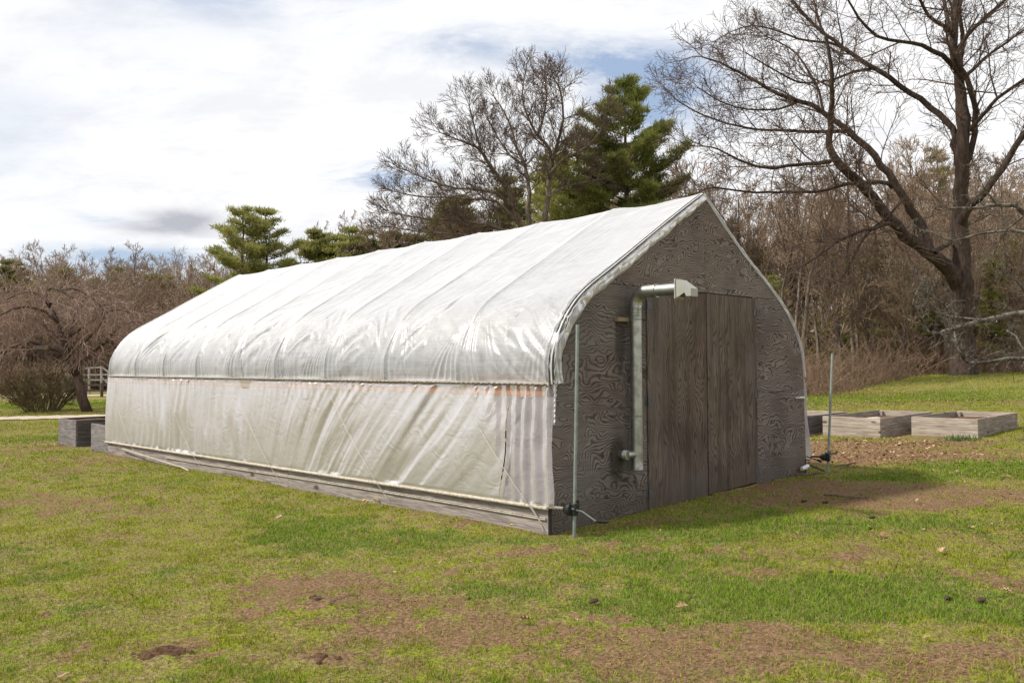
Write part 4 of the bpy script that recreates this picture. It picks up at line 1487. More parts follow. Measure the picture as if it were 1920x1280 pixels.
PRM_OAK = dict(n=6, crook=.13, trop=.03, kids=[(5, 7), (6, 8)], ang=(25, 60), rmin=.0095, taper=.40, len=2.9, step=.5, tr0=.05, fat=.025)
oak = [
    # trunk
    ([(1806, 712), (1806, 697), (1807, 660), (1807, 619), (1806, 570), (1804, 534), (1802, 490), (1801, 450), (1801, 382), (1804, 315), (1807, 225), (1803, 180), (1797, 140), (1790, 67), (1792, 0), (1797, -90), (1806, -190)], 50, 7, 0, 0, 2, .9),
    # great low left limb
    ([(1808, 548), (1790, 524), (1775, 500), (1756, 484), (1717, 456), (1677, 422), (1638, 371), (1593, 326), (1559, 287), (1556, 259), (1559, 219), (1562, 163), (1558, 118), (1548, 70)], 31, 4, 0, -3.5, 2, .62),
    ([(1556, 303), (1530, 306), (1497, 309), (1452, 315), (1419, 312), (1385, 300), (1362, 287), (1334, 276)], 8, 2.5, -2.5, -4.5, 2, .5),
    # second limb sweeping up left
    ([(1745, 478), (1739, 461), (1734, 433), (1718, 405), (1700, 377), (1666, 326), (1627, 276), (1587, 242), (1554, 219), (1520, 197), (1481, 186), (1436, 163), (1385, 135), (1351, 118), (1317, 107)], 21, 2.5, -1.2, 1.5, 2, .55),
    ([(1600, 250), (1587, 247), (1531, 247), (1475, 245), (1419, 242), (1362, 231), (1301, 208), (1267, 186)], 9, 2, .4, 3, 2, .45),
    ([(1545, 215), (1535, 170), (1508, 120), (1480, 90), (1440, 70)], 6, 2, 1, 2.5, 2, .5),
    ([(1500, 190), (1460, 205), (1400, 205), (1350, 190), (1310, 165)], 5, 2, 1.5, 4, 2, .5),
    # third limb
    ([(1803, 330), (1798, 305), (1790, 270), (1784, 242), (1745, 202), (1706, 174), (1666, 146), (1621, 118), (1582, 90), (1548, 67), (1514, 34), (1486, 0), (1460, -40)], 15, 4, 0, 3, 2, .6),
    ([(1590, 95), (1570, 85), (1540, 79), (1497, 73), (1452, 56), (1410, 48), (1370, 60)], 7, 2, 2.5, 5, 2, .5),
    ([(1640, 128), (1600, 135), (1560, 150), (1500, 155), (1450, 130), (1400, 100)], 6, 2, 2, -1, 2, .5),
    # upper left
    ([(1797, 140), (1790, 129), (1767, 107), (1728, 84), (1689, 79), (1644, 67), (1610, 34), (1590, 0)], 11, 3, 0, -3, 2, .6),
    ([(1790, 70), (1770, 50), (1740, 30), (1720, -10), (1700, -60)], 8, 4, 0, -2, 2, .6),
    ([(1790, 100), (1776, 40), (1770, 0), (1760, -60)], 9, 5, 0, 2, 2, .7),
    # inner right fork
    ([(1805, 335), (1807, 315), (1824, 276), (1829, 225), (1826, 190), (1818, 163), (1806, 135), (1790, 110)], 13, 7, .3, -1.2, 2, .9),
    ([(1800, 240), (1796, 190), (1800, 130), (1806, 80), (1800, 20), (1812, -60)], 10, 6, 0, 1.5, 2, .8),
    # right limbs
    ([(1803, 430), (1807, 405), (1825, 380), (1846, 360), (1880, 315), (1920, 253), (1960, 200), (2000, 150), (2040, 70)], 17, 6, 0, -4, 2, .7),
    ([(1822, 245), (1829, 231), (1850, 208), (1869, 186), (1920, 149), (1970, 120), (2030, 100)], 9, 4, -.5, -3, 2, .6),
    ([(1806, 148), (1812, 141), (1835, 120), (1857, 101), (1890, 78), (1920, 56), (1980, 20)], 8, 3, 0, 3, 2, .6),
    ([(1798, 90), (1815, 65), (1858, 22), (1885, 0), (1920, -40)], 8, 4, 0, 2, 2, .6),
    # low drooping limbs over the greenhouse
    ([(1690, 430), (1666, 419), (1640, 428), (1616, 433), (1565, 456), (1540, 475), (1520, 489), (1492, 506)], 9, 2.5, -1.5, -4.5, 2, .5),
    ([(1672, 350), (1666, 343), (1630, 342), (1587, 346), (1531, 360), (1475, 360), (1402, 360), (1345, 352), (1323, 354)], 9, 2, -1, -4.5, 2, .45),
    ([(1695, 372), (1660, 410), (1625, 440), (1580, 520), (1560, 560)], 5, 2, -1, -4, 2, .6),
    ([(1745, 478), (1770, 462), (1790, 455)], 10, 6, -1, 0, 0, 0),
    # flare of the roots
    ([(1790, 712), (1794, 700), (1799, 670), (1803, 640)], 20, 14, -.25, 0, 0, 0),
    ([(1826, 708), (1820, 696), (1812, 668), (1808, 640)], 20, 14, .1, 0, 0, 0),
]
oak = [(a, b * 1.05, c * 1.1, d, e, f, g) for a, b, c, d, e, f, g in oak]
limb_tree('oak_tree', 'huge bare spreading tree with a thick dark trunk on the rise at right', 'tree', 1806, 42, oak, PRM_OAK, M['bark_oak'], M['twig_oak'], 11)

PRM_C = dict(n=6, crook=.08, trop=.05, kids=[(5, 8), (6, 9)], ang=(20, 55), rmin=.0105, taper=.40, len=2.15, step=.8, tr0=.05, fat=.03)
coak = [
    ([(1010, 700), (1008, 600), (1006, 520), (1004, 460)], 30, 24, 0, 0, 0, 0),
    ([(1004, 475), (990, 440), (974, 416), (960, 378), (941, 340), (917, 306), (897, 277), (859, 263), (826, 249)], 13, 2, 0, -3, 2, .25),
    ([(968, 395), (965, 387), (931, 364), (897, 354), (859, 354), (811, 340), (763, 320)], 8, 2, -1, -3, 2, .25),
    ([(990, 440), (931, 378), (883, 373), (835, 370), (787, 369), (739, 359)], 7, 2, 0, 3, 2, .25),
    ([(935, 330), (905, 290), (890, 240), (880, 200)], 6, 2, -1.5, -2, 2, .25),
    ([(1004, 465), (993, 420), (989, 397), (993, 359), (984, 311), (969, 277), (960, 244), (945, 210), (926, 181)], 12, 2, 0, 2, 2, .25),
    ([(984, 311), (955, 290), (935, 260), (915, 225)], 6, 2, .8, 3, 2, .25),
    ([(1006, 470), (1018, 430), (1022, 411), (1027, 368), (1034, 316), (1032, 282), (1008, 253), (989, 220), (979, 181), (984, 143)], 14, 2, 0, 0, 2, .25),
    ([(1032, 330), (1032, 316), (1046, 268), (1056, 225), (1051, 172), (1040, 150)], 9, 2, 0, -2, 2, .25),
    ([(1030, 335), (1032, 325), (1060, 296), (1099, 277), (1127, 244), (1135, 215)], 8, 2, 0, -3, 2, .25),
    ([(1028, 370), (1060, 350), (1100, 340), (1135, 335), (1160, 320)], 6, 2, 0, 2, 2, .25),
    ([(1008, 253), (1020, 215), (1025, 180), (1020, 150)], 6, 2, 0, 2, 2, .25),
    ([(1000, 470), (940, 430), (870, 415), (800, 410), (740, 400)], 8, 2, 0, -2, 2, .25),
    ([(1000, 480), (930, 450), (860, 440), (790, 435), (730, 425)], 7, 2, 0, 2, 2, .25),
]
limb_tree('broad_tree', 'broad bare tree with many rising limbs behind the middle of the greenhouse roof', 'tree', 1008, 55, coak, PRM_C, M['bark_wood'], M['twig_broad'], 23)

# apple tree whose trunk stands just outside the right edge
PRM_A = dict(n=5, crook=.34, trop=.07, kids=[(2, 4), (3, 4)], ang=(35, 85), rmin=.0035, taper=.5, len=.50, step=.18, tr0=.013, fat=.02)
apple = [
    ([(2035, 800), (2038, 760), (2030, 700), (2034, 640), (2020, 580), (2010, 500)], 40.9, 30.8, 0, 0, 0, 0),
    ([(2020, 600), (1990, 585), (1950, 582), (1920, 586), (1880, 594), (1845, 601), (1815, 608), (1780, 618), (1762, 624), (1742, 623), (1728, 598), (1712, 572), (1722, 542)], 16.1, 2.8, 0, -1.5, 2, .16),
    ([(1850, 600), (1810, 596), (1770, 590), (1745, 580)], 3.7, 2.1, -1, -.4, 2, .16),
    ([(1790, 606), (1770, 570), (1745, 555), (1725, 545)], 3.1, 1.8, -1.1, -1.6, 2, .14),
    ([(2030, 690), (1990, 690), (1950, 676), (1900, 672), (1850, 678), (1815, 679), (1803, 664), (1794, 645), (1789, 618), (1792, 600)], 11.2, 2.8, 0, .6, 2, .16),
    ([(1815, 681), (1840, 672), (1870, 660), (1895, 662)], 3.1, 2.1, .3, .8, 2, .16),
    ([(1950, 676), (1920, 655), (1905, 630), (1888, 620)], 5.6, 2.8, 0, .6, 2, .2),
    ([(1935, 665), (1915, 690), (1925, 690)], 5, 4.2, 0, .1, 1, .3),
    ([(2012, 520), (1985, 470), (1950, 420), (1925, 402), (1905, 386), (1870, 384), (1840, 389), (1800, 391), (1772, 390)], 13.6, 3.5, 0, -1.2, 2, .2),
    ([(2010, 510), (1980, 460), (1940, 440), (1905, 433), (1860, 435), (1820, 443), (1785, 452), (1750, 436), (1725, 431)], 8.7, 2.4, 0, 1.2, 2, .18),
    ([(1925, 402), (1900, 420), (1880, 440), (1866, 470)], 3.7, 2.1, -.5, .3, 2, .2),
    ([(2010, 500), (2000, 420), (1990, 340), (1960, 270)], 14.9, 3.5, 0, 0, 2, .3),
    ([(1870, 384), (1850, 360), (1835, 330)], 3.1, 1.8, -.9, -1.2, 2, .18),
    ([(1960, 584), (1930, 560), (1910, 530), (1885, 515)], 5, 2.1, 0, -.7, 2, .2),
]
limb_tree('apple_tree', 'gnarled grey lichen covered branches of a fruit tree reaching in from the right edge', 'tree', 2035, 16, apple, PRM_A, M['bark_apple'], M['bark_apple'], 31)

# weeping cherry at the left
PRM_W = dict(n=7, crook=.17, trop=-.10, kids=[(3, 5), (4, 6)], ang=(25, 60), rmin=.008, taper=.5, len=2.0, step=.3, tr0=.03, fat=.02)
cherry = [
    ([(163, 784), (160, 765), (152, 730), (146, 700), (141, 690)], 20, 17, 0, 0, 0, 0),
    ([(143, 695), (128, 665), (120, 640), (112, 610), (100, 585), (85, 560), (95, 540), (112, 545), (140, 560)], 12, 3, 0, -1, 2, .30),
    ([(144, 692), (140, 660), (132, 630), (138, 600), (150, 575), (165, 555), (185, 545)], 10, 3, 0, 1, 2, .30),
    ([(145, 690), (160, 672), (180, 655), (200, 640), (215, 620), (235, 607), (260, 604), (280, 610)], 9, 2.5, 0, 1, 2, .26),
    ([(143, 692), (150, 650), (175, 625), (195, 600), (190, 575), (205, 570)], 8, 2.5, 0, -1.5, 2, .28),
    ([(130, 668), (105, 655), (80, 650), (55, 640), (30, 648), (5, 660), (-20, 668)], 8, 3, 0, -1, 2, .28),
    ([(120, 640), (95, 620), (70, 600), (40, 590), (10, 595), (-15, 610)], 8, 2.5, 0, 1.5, 2, .28),
    ([(110, 605), (85, 585), (55, 575), (25, 580), (0, 590)], 7, 2.5, -.5, -2, 2, .28),
    ([(95, 570), (70, 550), (45, 548), (15, 560), (-10, 580)], 6, 2, -.8, 0, 2, .28),
    ([(112, 545), (135, 540), (155, 548), (175, 560), (190, 575)], 5, 2, -.8, -2, 2, .26),
    ([(132, 630), (160, 610), (190, 590), (225, 580), (250, 590)], 6, 2, .3, -1, 2, .26),
]
limb_tree('weeping_tree', 'leafless weeping tree with reddish drooping twigs on the lawn at far left', 'tree', 160, 33, cherry, PRM_W, M['bark_cherry'], M['twig_cherry'], 43)


def multi_shrub(name, label, cat, px, dep, w, h, n, mat, seed, group=None, up=.05, th=.02, rmin=.007):
    r = random.Random(seed)
    bx, by, bz = gp(px, dep)
    root = obj(name, None, label=label, cat=cat, loc=(bx, by, bz), group=group)
    tb = Tubes(); tw = Tubes()
    prm = dict(n=5, crook=.13, trop=up, kids=[(2, 4), (3, 5)], ang=(15, 40), rmin=rmin, taper=.5)
    for i in range(n):
        a = r.random() * 2 * PI; q = r.random() ** .6
        st = np.array([math.cos(a) * w * .16 * q, math.sin(a) * w * .16 * q, 0])
        d = unit(np.array([math.cos(a) * q * w / 2, math.sin(a) * q * w / 2, h * .85]))
        ln = h * r.uniform(.45, .8)
        pts = [st - UPV * .1]
        dd = d.copy()
        for k in range(6):
            pts.append(pts[-1] + dd * ln / 6)
            dd = unit(dd + np.array([r.gauss(0, .06), r.gauss(0, .06), r.gauss(0, .05)]))
        tb.add(pts, np.linspace(th, th * .5, 7), 5)
        for q2 in range(6):
            p = pts[r.randint(2, 6)]
            nd = unit(dd + np.array([r.gauss(0, .45), r.gauss(0, .45), r.gauss(0, .3)]))
            grow(tw, p, nd, ln * r.uniform(.3, .6), th * .5, 2, prm, r)
    obj('stems', tb.build('stems', mat), root)
    obj('twigs', tw.build('twigs', mat), root)
    return root


multi_shrub('bare_shrub', 'rounded bare many stemmed shrub left of the weeping tree trunk', 'shrub', 80, 34, 3.9, 2.0, 46, M['twig_shrub'], 5, th=.032, rmin=.009)


def needle_mesh(clusters, mat, per, ln, wd, seed, name='crown'):
    """tufts of narrow needles at the given points (p, dir, size)"""
    rg = np.random.default_rng(seed)
    C = np.array([c[0] for c in clusters]); D = np.array([c[1] for c in clusters]); S = np.array([c[2] for c in clusters])
    n = len(C)
    Cc = np.repeat(C, per, 0); Dd = np.repeat(D, per, 0); Ss = np.repeat(S, per)
    m_ = n * per
    off = rg.normal(size=(m_, 3)) * np.array([.42, .42, .13]) * Ss[:, None]
    d = Dd * .7 + rg.normal(size=(m_, 3)) * .62 + np.array([0, 0, .22])
    d /= np.linalg.norm(d, axis=1, keepdims=True)
    s = rg.normal(size=(m_, 3)); s = np.cross(d, s); s /= np.linalg.norm(s, axis=1, keepdims=True)
    l_ = ln * (.6 + .8 * rg.random(m_)); w_ = wd * (.6 + .8 * rg.random(m_))
    p0 = Cc + off * 1.25
    a = p0 - s * w_[:, None]; b = p0 + s * w_[:, None]; c = p0 + d * l_[:, None]
    V = np.stack([a, b, c], 1).reshape(-1, 3)
    rr = np.repeat(np.clip(np.repeat(rg.random(n), per) * .6 + rg.random(m_) * .4, 0, 1), 3)
    return mesh_np(name, V, np.arange(3 * m_).reshape(-1, 3), [mat], False, {'rnd': rr})


def pine_parts(H, W, seed, mat_n, z0=.12, per=26, whorl=.75, gaps=.25, up=.3, shape=1., ln=.28, wd=.035, nbr=(4, 7), tuft=.42):
    """trunk with whorled branches carrying needle tufts, as two meshes"""
    r = random.Random(seed)
    tb = Tubes()
    k = 14
    lean = [(r.gauss(0, .04) * H / 14 * i / k * 2, r.gauss(0, .04) * H / 14 * i / k * 2) for i in range(k + 1)]
    tp = [np.array([lean[i][0], lean[i][1], H * i / k * .97]) for i in range(k + 1)]
    tb.add([p - UPV * (.3 if i == 0 else 0) for i, p in enumerate(tp)], np.linspace(H * .019, .03, k + 1), 9)
    cl = []
    z = H * z0
    az = 0.
    while z < H * .97:
        t_ = z / H
        f = t_ * k / .97; i = min(int(f), k - 1)
        c = tp[i] + (tp[i + 1] - tp[i]) * min(1, (f - i))
        env = W / 2 * (min(1, (1 - t_) * 1.55 * shape) ** .75) * (.75 + .25 * min(1, (t_ - z0 + .12) / .25))
        for q in range(r.randint(*nbr)):
            if r.random() < gaps: continue
            az += 2.4 + r.uniform(-.5, .5)
            ln_ = env * r.choice((r.uniform(.35, .7), r.uniform(.7, 1.2), r.uniform(.8, 1.3)))
            if ln_ < .3: ln_ = .3
            d = unit(np.array([math.cos(az), math.sin(az), -.05 + .35 * t_ + r.uniform(-.1, .12)]))
            pts = [c]; dd = d.copy(); n = 7
            for j in range(n - 1):
                dd = unit(dd + UPV * up * .16 + np.array([r.gauss(0, .07), r.gauss(0, .07), 0]))
                pts.append(pts[-1] + dd * ln_ / (n - 1))
            tb.add(pts, np.linspace(max(.018, ln_ * .014), .010, n), 4)
            # side sprays with tufts
            m_ = max(3, int(ln_ / .33))
            for j in range(m_):
                s_ = .32 + .68 * (j + .5) / m_
                f2 = s_ * (n - 1); i2 = min(int(f2), n - 2)
                p = pts[i2] + (pts[i2 + 1] - pts[i2]) * (f2 - i2)
                sd = unit(np.cross(dd, UPV)) * (1 if j % 2 else -1)
                sl_ = ln_ * .30 * (1.15 - s_) + .18
                e = p + unit(sd + dd * .7 + UPV * .25) * sl_ * r.uniform(.5, 1.2)
                tb.add([p, (p + e) / 2 + UPV * .03, e], [.010, .008, .006], 3)
                for w_ in ((.35, .65, 1.) if sl_ > .45 else (.5, 1.)):
                    cl.append((p + (e - p) * w_, unit(e - p + UPV * .15), tuft * r.uniform(.6, 1.2)))
            cl.append((pts[-1], dd, tuft))
        z += whorl * r.uniform(.7, 1.3) * (1.1 - .45 * t_)
    cl.append((tp[-1], UPV, tuft * .6))
    return tb.build('trunk', M['bark_pine']), needle_mesh(cl, mat_n, per, ln, wd, seed + 1)


def place_tree(name, label, cat, px, dep, meshes, group=None, rz=0., sc_=1., sink=0., names=('trunk', 'crown'), dz=0.):
    bx, by, bz = gp(px, dep)
    root = obj(name, None, label=label, cat=cat, group=group, loc=(bx, by, bz - sink + dz))
    root.rotation_euler.z = rz
    root.scale = (sc_,) * 3 if not hasattr(sc_, '__len__') else sc_
    for nm, me in zip(names, meshes): obj(nm, me, root)
    return root


# pine at the far left end of the roof: two leaders, open
place_tree('pine_tree', 'full light green pine standing beyond the far end of the greenhouse', 'tree', 455, 62, pine_parts(13.8, 6.4, 101, M['needle'], .05, gaps=.50, whorl=.68, shape=1.7, nbr=(5, 8), per=26, up=.45, ln=.34, wd=.028), group='pines')
place_tree('pine_tree', 'slimmer pine just right of the full light green one, its shorter neighbour', 'tree', 500, 64, pine_parts(14.0, 6.0, 103, M['needle'], .05, gaps=.50, whorl=.68, shape=1.7, nbr=(4, 7), per=26, up=.45, ln=.34, wd=.028), group='pines')
place_tree('pine_tree', 'small pointed pine between the light green pair and the broad bare tree', 'tree', 590, 68, pine_parts(12.9, 6.4, 105, M['needle'], .05, whorl=.7, gaps=.15, nbr=(4, 7), per=36), group='pines')
place_tree('pine_tree', 'tall ragged dark pine whose crown tops all others behind the roof', 'tree', 1178, 60, pine_parts(22.2, 9.8, 107, M['needle_dk'], .08, whorl=.70, gaps=.50, shape=1.7, nbr=(5, 8), per=34, up=.55, ln=.36, wd=.03), group='pines')
place_tree('pine_tree', 'thinner olive pine mixed into the right half of the broad bare tree', 'tree', 1085, 61, pine_parts(18.5, 8.5, 109, M['needle'], .08, whorl=.8, gaps=.25, shape=1.6, nbr=(4, 7), per=20, up=.5, wd=.03), group='pines')
place_tree('pine_tree', 'pale far pine rising behind the trunk of the huge spreading tree', 'tree', 1765, 84, pine_parts(23.5, 8.5, 111, M['needle_dull'], .3, whorl=1.1, gaps=.35, shape=1.1, nbr=(4, 6), per=22, ln=.32), group='pines')

evA = pine_parts(9.0, 4.6, 121, M['needle_dull'], .03, whorl=.6, gaps=.2, per=22, nbr=(4, 7))
evB = pine_parts(10.5, 4.2, 123, M['needle_dull'], .05, whorl=.65, gaps=.3, per=22, nbr=(4, 6))
evC = pine_parts(9.5, 5.0, 125, M['needle'], .04, whorl=.7, gaps=.3, per=20, nbr=(4, 6))
evspots = [(628, 68, evC, 1.28), (655, 70, evC, 1.38), (690, 72, evB, 1.28), (735, 74, evA, 1.5), (775, 76, evA, 1.5), (858, 74, evA, 1.85), (835, 78, evB, 1.6), (960, 78, evB, 1.85), (905, 76, evA, 1.6), (1040, 70, evC, 2.0), (1130, 72, evC, 1.9),
           (290, 78, evA, 1.15), (315, 80, evB, 1.0), (225, 92, evB, 1.22), (30, 96, evB, 1.35), (120, 92, evA, 1.42), (8, 90, evB, 1.30), (180, 88, evC, 1.15), (75, 84, evC, 1.1), (345, 90, evC, 1.1),
           (1420, 60, evC, 1.0), (1565, 52, evC, .62), (1690, 50, evC, .62), (1722, 52, evA, .75), (1600, 56, evC, .85), (1862, 50, evC, .75), (1900, 54, evC, .9), (1755, 56, evC, .8), (1500, 58, evA, .95), (1450, 54, evC, .7), (1655, 60, evA, 1.1), (1940, 60, evC, 1.1)]
for i, (px, dep, me, s) in enumerate(evspots):
    where = 'beyond the left lawn' if px < 400 else ('showing just above the roof line' if px < 1100 else 'in the woods beyond the right lawn')
    place_tree('evergreen_tree', 'small dull green evergreen ' + where, 'tree', px, dep, me, 'evergreens ' + where, rz=i * 1.3, sc_=s)


def wood_parts(H, spread, seed, lv=3, trunk_r=.0165, len_=.21, first=.28, sp=.55, rmin=.014, angs=(22, 50), forks=3):
    r = random.Random(seed)
    tb = Tubes(); tw = Tubes()
    prm = dict(n=5, crook=.12, trop=.07, kids=[(4, 6), (4, 6), (3, 4)], ang=angs, rmin=rmin, taper=.5, fat=.05)
    leaders = []
    base = np.array([0., 0, -.3])
    n = 10
    fk = H * r.uniform(.25, .45)
    for f in range(forks):
        a = r.random() * 6.28
        dd = unit(np.array([math.cos(a) * .0, math.sin(a) * .0, 1.]))
        pts = [base if f == 0 else np.array(P0[3])]
        zr = H if f == 0 else (H - P0[3][2]) * r.uniform(.75, .98)
        if f: dd = unit(np.array([math.cos(a) * spread, math.sin(a) * spread, 1.]))
        for i in range(n):
            dd = unit(dd + np.array([r.gauss(0, .07), r.gauss(0, .07), .05]))
            pts.append(pts[-1] + dd * zr / n)
        r0 = H * trunk_r * (1 if f == 0 else .55)
        rad = np.linspace(r0, rmin * 1.5, n + 1)
        tb.add(pts, rad, 7)
        if f == 0: P0 = pts
        leaders.append((pts, rad, f))
    for pts, rad, f in leaders:
        P = np.array(pts); cum = np.r_[0, np.cumsum(np.linalg.norm(np.diff(P, axis=0), axis=1))]
        d = cum[-1] * (first if f == 0 else .15); az = r.random() * 6
        while d < cum[-1]:
            i = max(1, min(np.searchsorted(cum, d), len(P) - 1))
            tang = unit(P[i] - P[i - 1]); az += 2.4 + r.uniform(-.5, .5)
            side = rot_about(unit(np.cross(tang, np.array([1., .2, 0]))), tang, az)
            ang = math.radians(r.uniform(30, 62))
            nd = unit(tang * math.cos(ang) + side * math.sin(ang))
            t_ = d / cum[-1]
            grow(tw, P[i], nd, H * len_ * r.uniform(.6, 1.2) * (1.1 - .7 * t_), max(rad[i] * .45, rmin), lv - 1, prm, r)
            d += sp * r.uniform(.6, 1.4)
    return tb.build('trunk', M['bark_wood']), tw.build('crown', M['twig_wood'])


W = [wood_parts(13, .35, 201, 3), wood_parts(15, .25, 202, 3), wood_parts(11, .5, 203, 3, forks=4), wood_parts(14, .3, 204, 3, first=.4),
     wood_parts(9, .5, 205, 3, first=.12, forks=4, sp=.4), wood_parts(7.5, .6, 206, 3, first=.08, forks=5, sp=.32, len_=.28)]


WH = [13, 15, 11, 14, 9, 7.5, 14, 13]


W += [wood_parts(14, .15, 207, 3, first=.5, forks=1, sp=.5, len_=.17, trunk_r=.012), wood_parts(13, .2, 208, 3, first=.42, forks=2, sp=.5, len_=.18, trunk_r=.013)]


def woods(seed, n, p0, p1, d0, d1, tops, kinds, label, group):
    """bare trees whose heights keep an uneven skyline: tops(px, r) is the height angle in pixels"""
    r = random.Random(seed)
    for i in range(n):
        px = p0 + (p1 - p0) * (i + r.random()) / n
        dep = d0 + (d1 - d0) * r.random()
        k = r.choice(kinds)
        h = 1.6 + tops(px, r) * dep / FPX
        s = max(.35, h / WH[k])
        place_tree('bare_tree', label, 'tree', px, dep, W[k], group, rz=r.random() * 6.28, sc_=(s * r.uniform(.85, 1.1), s * r.uniform(.85, 1.1), s))


# behind the right lawn, layer by layer
woods(1, 9, 1470, 1990, 45, 52, lambda p, r: r.uniform(70, 210), (4, 5, 2), 'slender bare sapling at the front edge of the woods beyond the right lawn', 'front edge saplings of the right woods')
woods(8, 34, 1440, 2010, 45, 60, lambda p, r: r.uniform(230, 385), (6, 7), 'tall straight slender tree with a bare lower trunk in the woods beyond the right lawn', 'slender trunks of the right woods')
woods(2, 22, 1330, 2010, 54, 70, lambda p, r: r.uniform(200, 350), (0, 1, 2, 3), 'bare woodland tree standing in the middle of the woods beyond the right lawn', 'bare trees in the right woods')
woods(3, 26, 1300, 2030, 74, 105, lambda p, r: r.uniform(260, 385), (0, 1, 2, 3), 'bare far tree at the back of the woods beyond the right lawn', 'back row of the right woods')
# behind the roof, centre
woods(4, 26, 600, 1330, 66, 90, lambda p, r: 690 - (516 - (p - 455) * .171) + r.uniform(0, 60), (0, 1, 2, 3), 'bare tree whose top just clears the greenhouse roof line', 'bare trees behind the roof')
# left
woods(5, 30, -60, 430, 62, 82, lambda p, r: r.uniform(90, 190), (0, 2, 3, 4), 'bare tree in the front of the woods beyond the left lawn', 'front row of the left woods')
woods(6, 46, -80, 480, 86, 125, lambda p, r: r.uniform(160, 222), (0, 1, 2, 3), 'bare tree far back in the woods beyond the left lawn', 'back row of the left woods')
woods(7, 8, 240, 430, 56, 64, lambda p, r: r.uniform(90, 150), (4, 5), 'low bare tree behind the weeping tree and the far end of the greenhouse', 'low trees behind the far end')


def brush(name, label, seed, n, pfun, hfun, mat, sides=3, rr=.011, lean=.35, kids=2):
    """loose thicket of thin stems"""
    r = random.Random(seed)
    tb = Tubes()
    for i in range(n):
        px, dep = pfun(r)
        x, y, z = gp(px, dep)
        h = hfun(r, px)
        d = unit(np.array([r.gauss(0, lean), r.gauss(0, lean), 1.]))
        pts = [np.array([x, y, z - .05])]
        for k in range(4):
            d = unit(d + np.array([r.gauss(0, .16), r.gauss(0, .16), r.gauss(0, .05)]))
            pts.append(pts[-1] + d * h / 4)
        s = rr * dep / 40
        tb.add(pts, np.linspace(s * 1.5, s * .7, 5), sides)
        for q in range(kids):
            p = pts[r.randint(1, 4)]
            dd = unit(d + np.array([r.gauss(0, .7), r.gauss(0, .7), r.gauss(0, .4)]))
            m_ = p + dd * h * .2
            tb.add([p, m_, m_ + unit(dd + np.array([r.gauss(0, .4), r.gauss(0, .4), .1])) * h * .2], [s, s * .8, s * .6], 3)
    obj(name, tb.build(name, mat), label=label, cat='undergrowth', kind='stuff')


brush('undergrowth', 'reddish brown brambles and thin stems along the edge of the right woods', 61, 3600,
      lambda r: (lambda q: (q, 31.5 + 12.0 * float(smoothstep((q - 1500) / 290)) + 11 * r.random() ** 1.1))(r.uniform(1460, 2010)), lambda r, px: .2 + 2.4 * r.random() ** 3.0 * (.35 + .9 * float(vnoise(px * .03, 1.))), M['twig_brush'], lean=.5, kids=4)
brush('undergrowth', 'dense brown thicket of taller stems deeper in the right woods', 62, 2600,
      lambda r: (r.uniform(1380, 2030), r.uniform(50, 80)), lambda r, px: 1.2 + 3.6 * r.random() ** 1.6, M['twig_wood'], rr=.012, kids=4)
brush('undergrowth', 'brown thicket along the foot of the left woods', 63, 10000,
      lambda r: (r.uniform(-60, 430), r.uniform(62, 92)), lambda r, px: r.uniform(1.2, 8.0), M['twig_wood'], rr=.013, kids=4)
brush('undergrowth', 'reddish bramble band at the back of the left lawn', 64, 3000,
      lambda r: (r.uniform(-60, 120), r.uniform(57, 63)), lambda r, px: r.uniform(.6, 2.0), M['twig_brush'], rr=.010)
brush('undergrowth', 'tangled tops of brown thicket showing behind the greenhouse roof', 65, 1600,
      lambda r: (r.uniform(430, 1400), r.uniform(66, 90)), lambda r, px: r.uniform(4.0, 9.0), M['twig_wood'], rr=.013, kids=5)

# ------------------------------------------------------------------ things at the far left
M['fence_pale'] = mat_board('pale_fence_wood', (.45, .43, .41), (.25, .23, .22), 0, False)
M['fence_brown'] = mat_board('brown_fence_wood', (.14, .11, .09), (.07, .05, .04), 0, False)


def span_box(a, b, w, h):
    """a squared rail between two points"""
    a, b = Vector(a), Vector(b)
    d = b - a
    q = d.to_track_quat('X', 'Z').to_matrix().to_4x4()
    q.translation = a
    return MB().box(0, d.length, -w / 2, w / 2, -h / 2, h / 2, M=q)


def deck_rail():
    dep = 54.5
    bx, by, bz = gp(185, dep)
    root = obj('stair_railing', None, label='pale weathered wooden stair railing with slanting rails beside the far end of the greenhouse', cat='railing', loc=(bx, by, bz))
    o0 = np.array([bx, by, bz])
    P = lambda px, py: tuple(at(px, py, dep) - o0)
    for px, t_ in ((130, 700), (167, 690), (190, 686), (204, 696)):
        obj('post', span_box(P(px, 743), P(px, t_), .12, .12).mesh('post', M['fence_pale']), root)
    for a, b in (((125, 703), (206, 702)), ((125, 712), (206, 712)), ((190, 687), (207, 700)), ((190, 706), (206, 722)), ((160, 690), (192, 688))):
        obj('rail', span_box(P(*a), P(*b), .07, .10).mesh('rail', M['fence_pale']), root)


def rail_fence():
    dep = 49.5
    bx, by, bz = gp(191, dep)
    root = obj('wooden_fence', None, label='low brown post and rail fence on the grass behind the weeping tree', cat='fence', loc=(bx, by, bz))
    o0 = np.array([bx, by, bz])
    for px in (100, 145, 191, 240):
        x, y, z = gp(px, dep)
        obj('post', MB().box(x - bx - .07, x - bx + .07, y - by - .07, y - by + .07, z - bz - .1, z - bz + .85).mesh('post', M['fence_brown']), root)
    for hh in (.72, .38):
        x0, y0, z0 = gp(95, dep); x1, y1, z1 = gp(245, dep)
        obj('rail', span_box((x0 - bx, y0 - by, z0 - bz + hh), (x1 - bx, y1 - by, z1 - bz + hh), .06, .11).mesh('rail', M['fence_brown']), root)


deck_rail()
rail_fence()


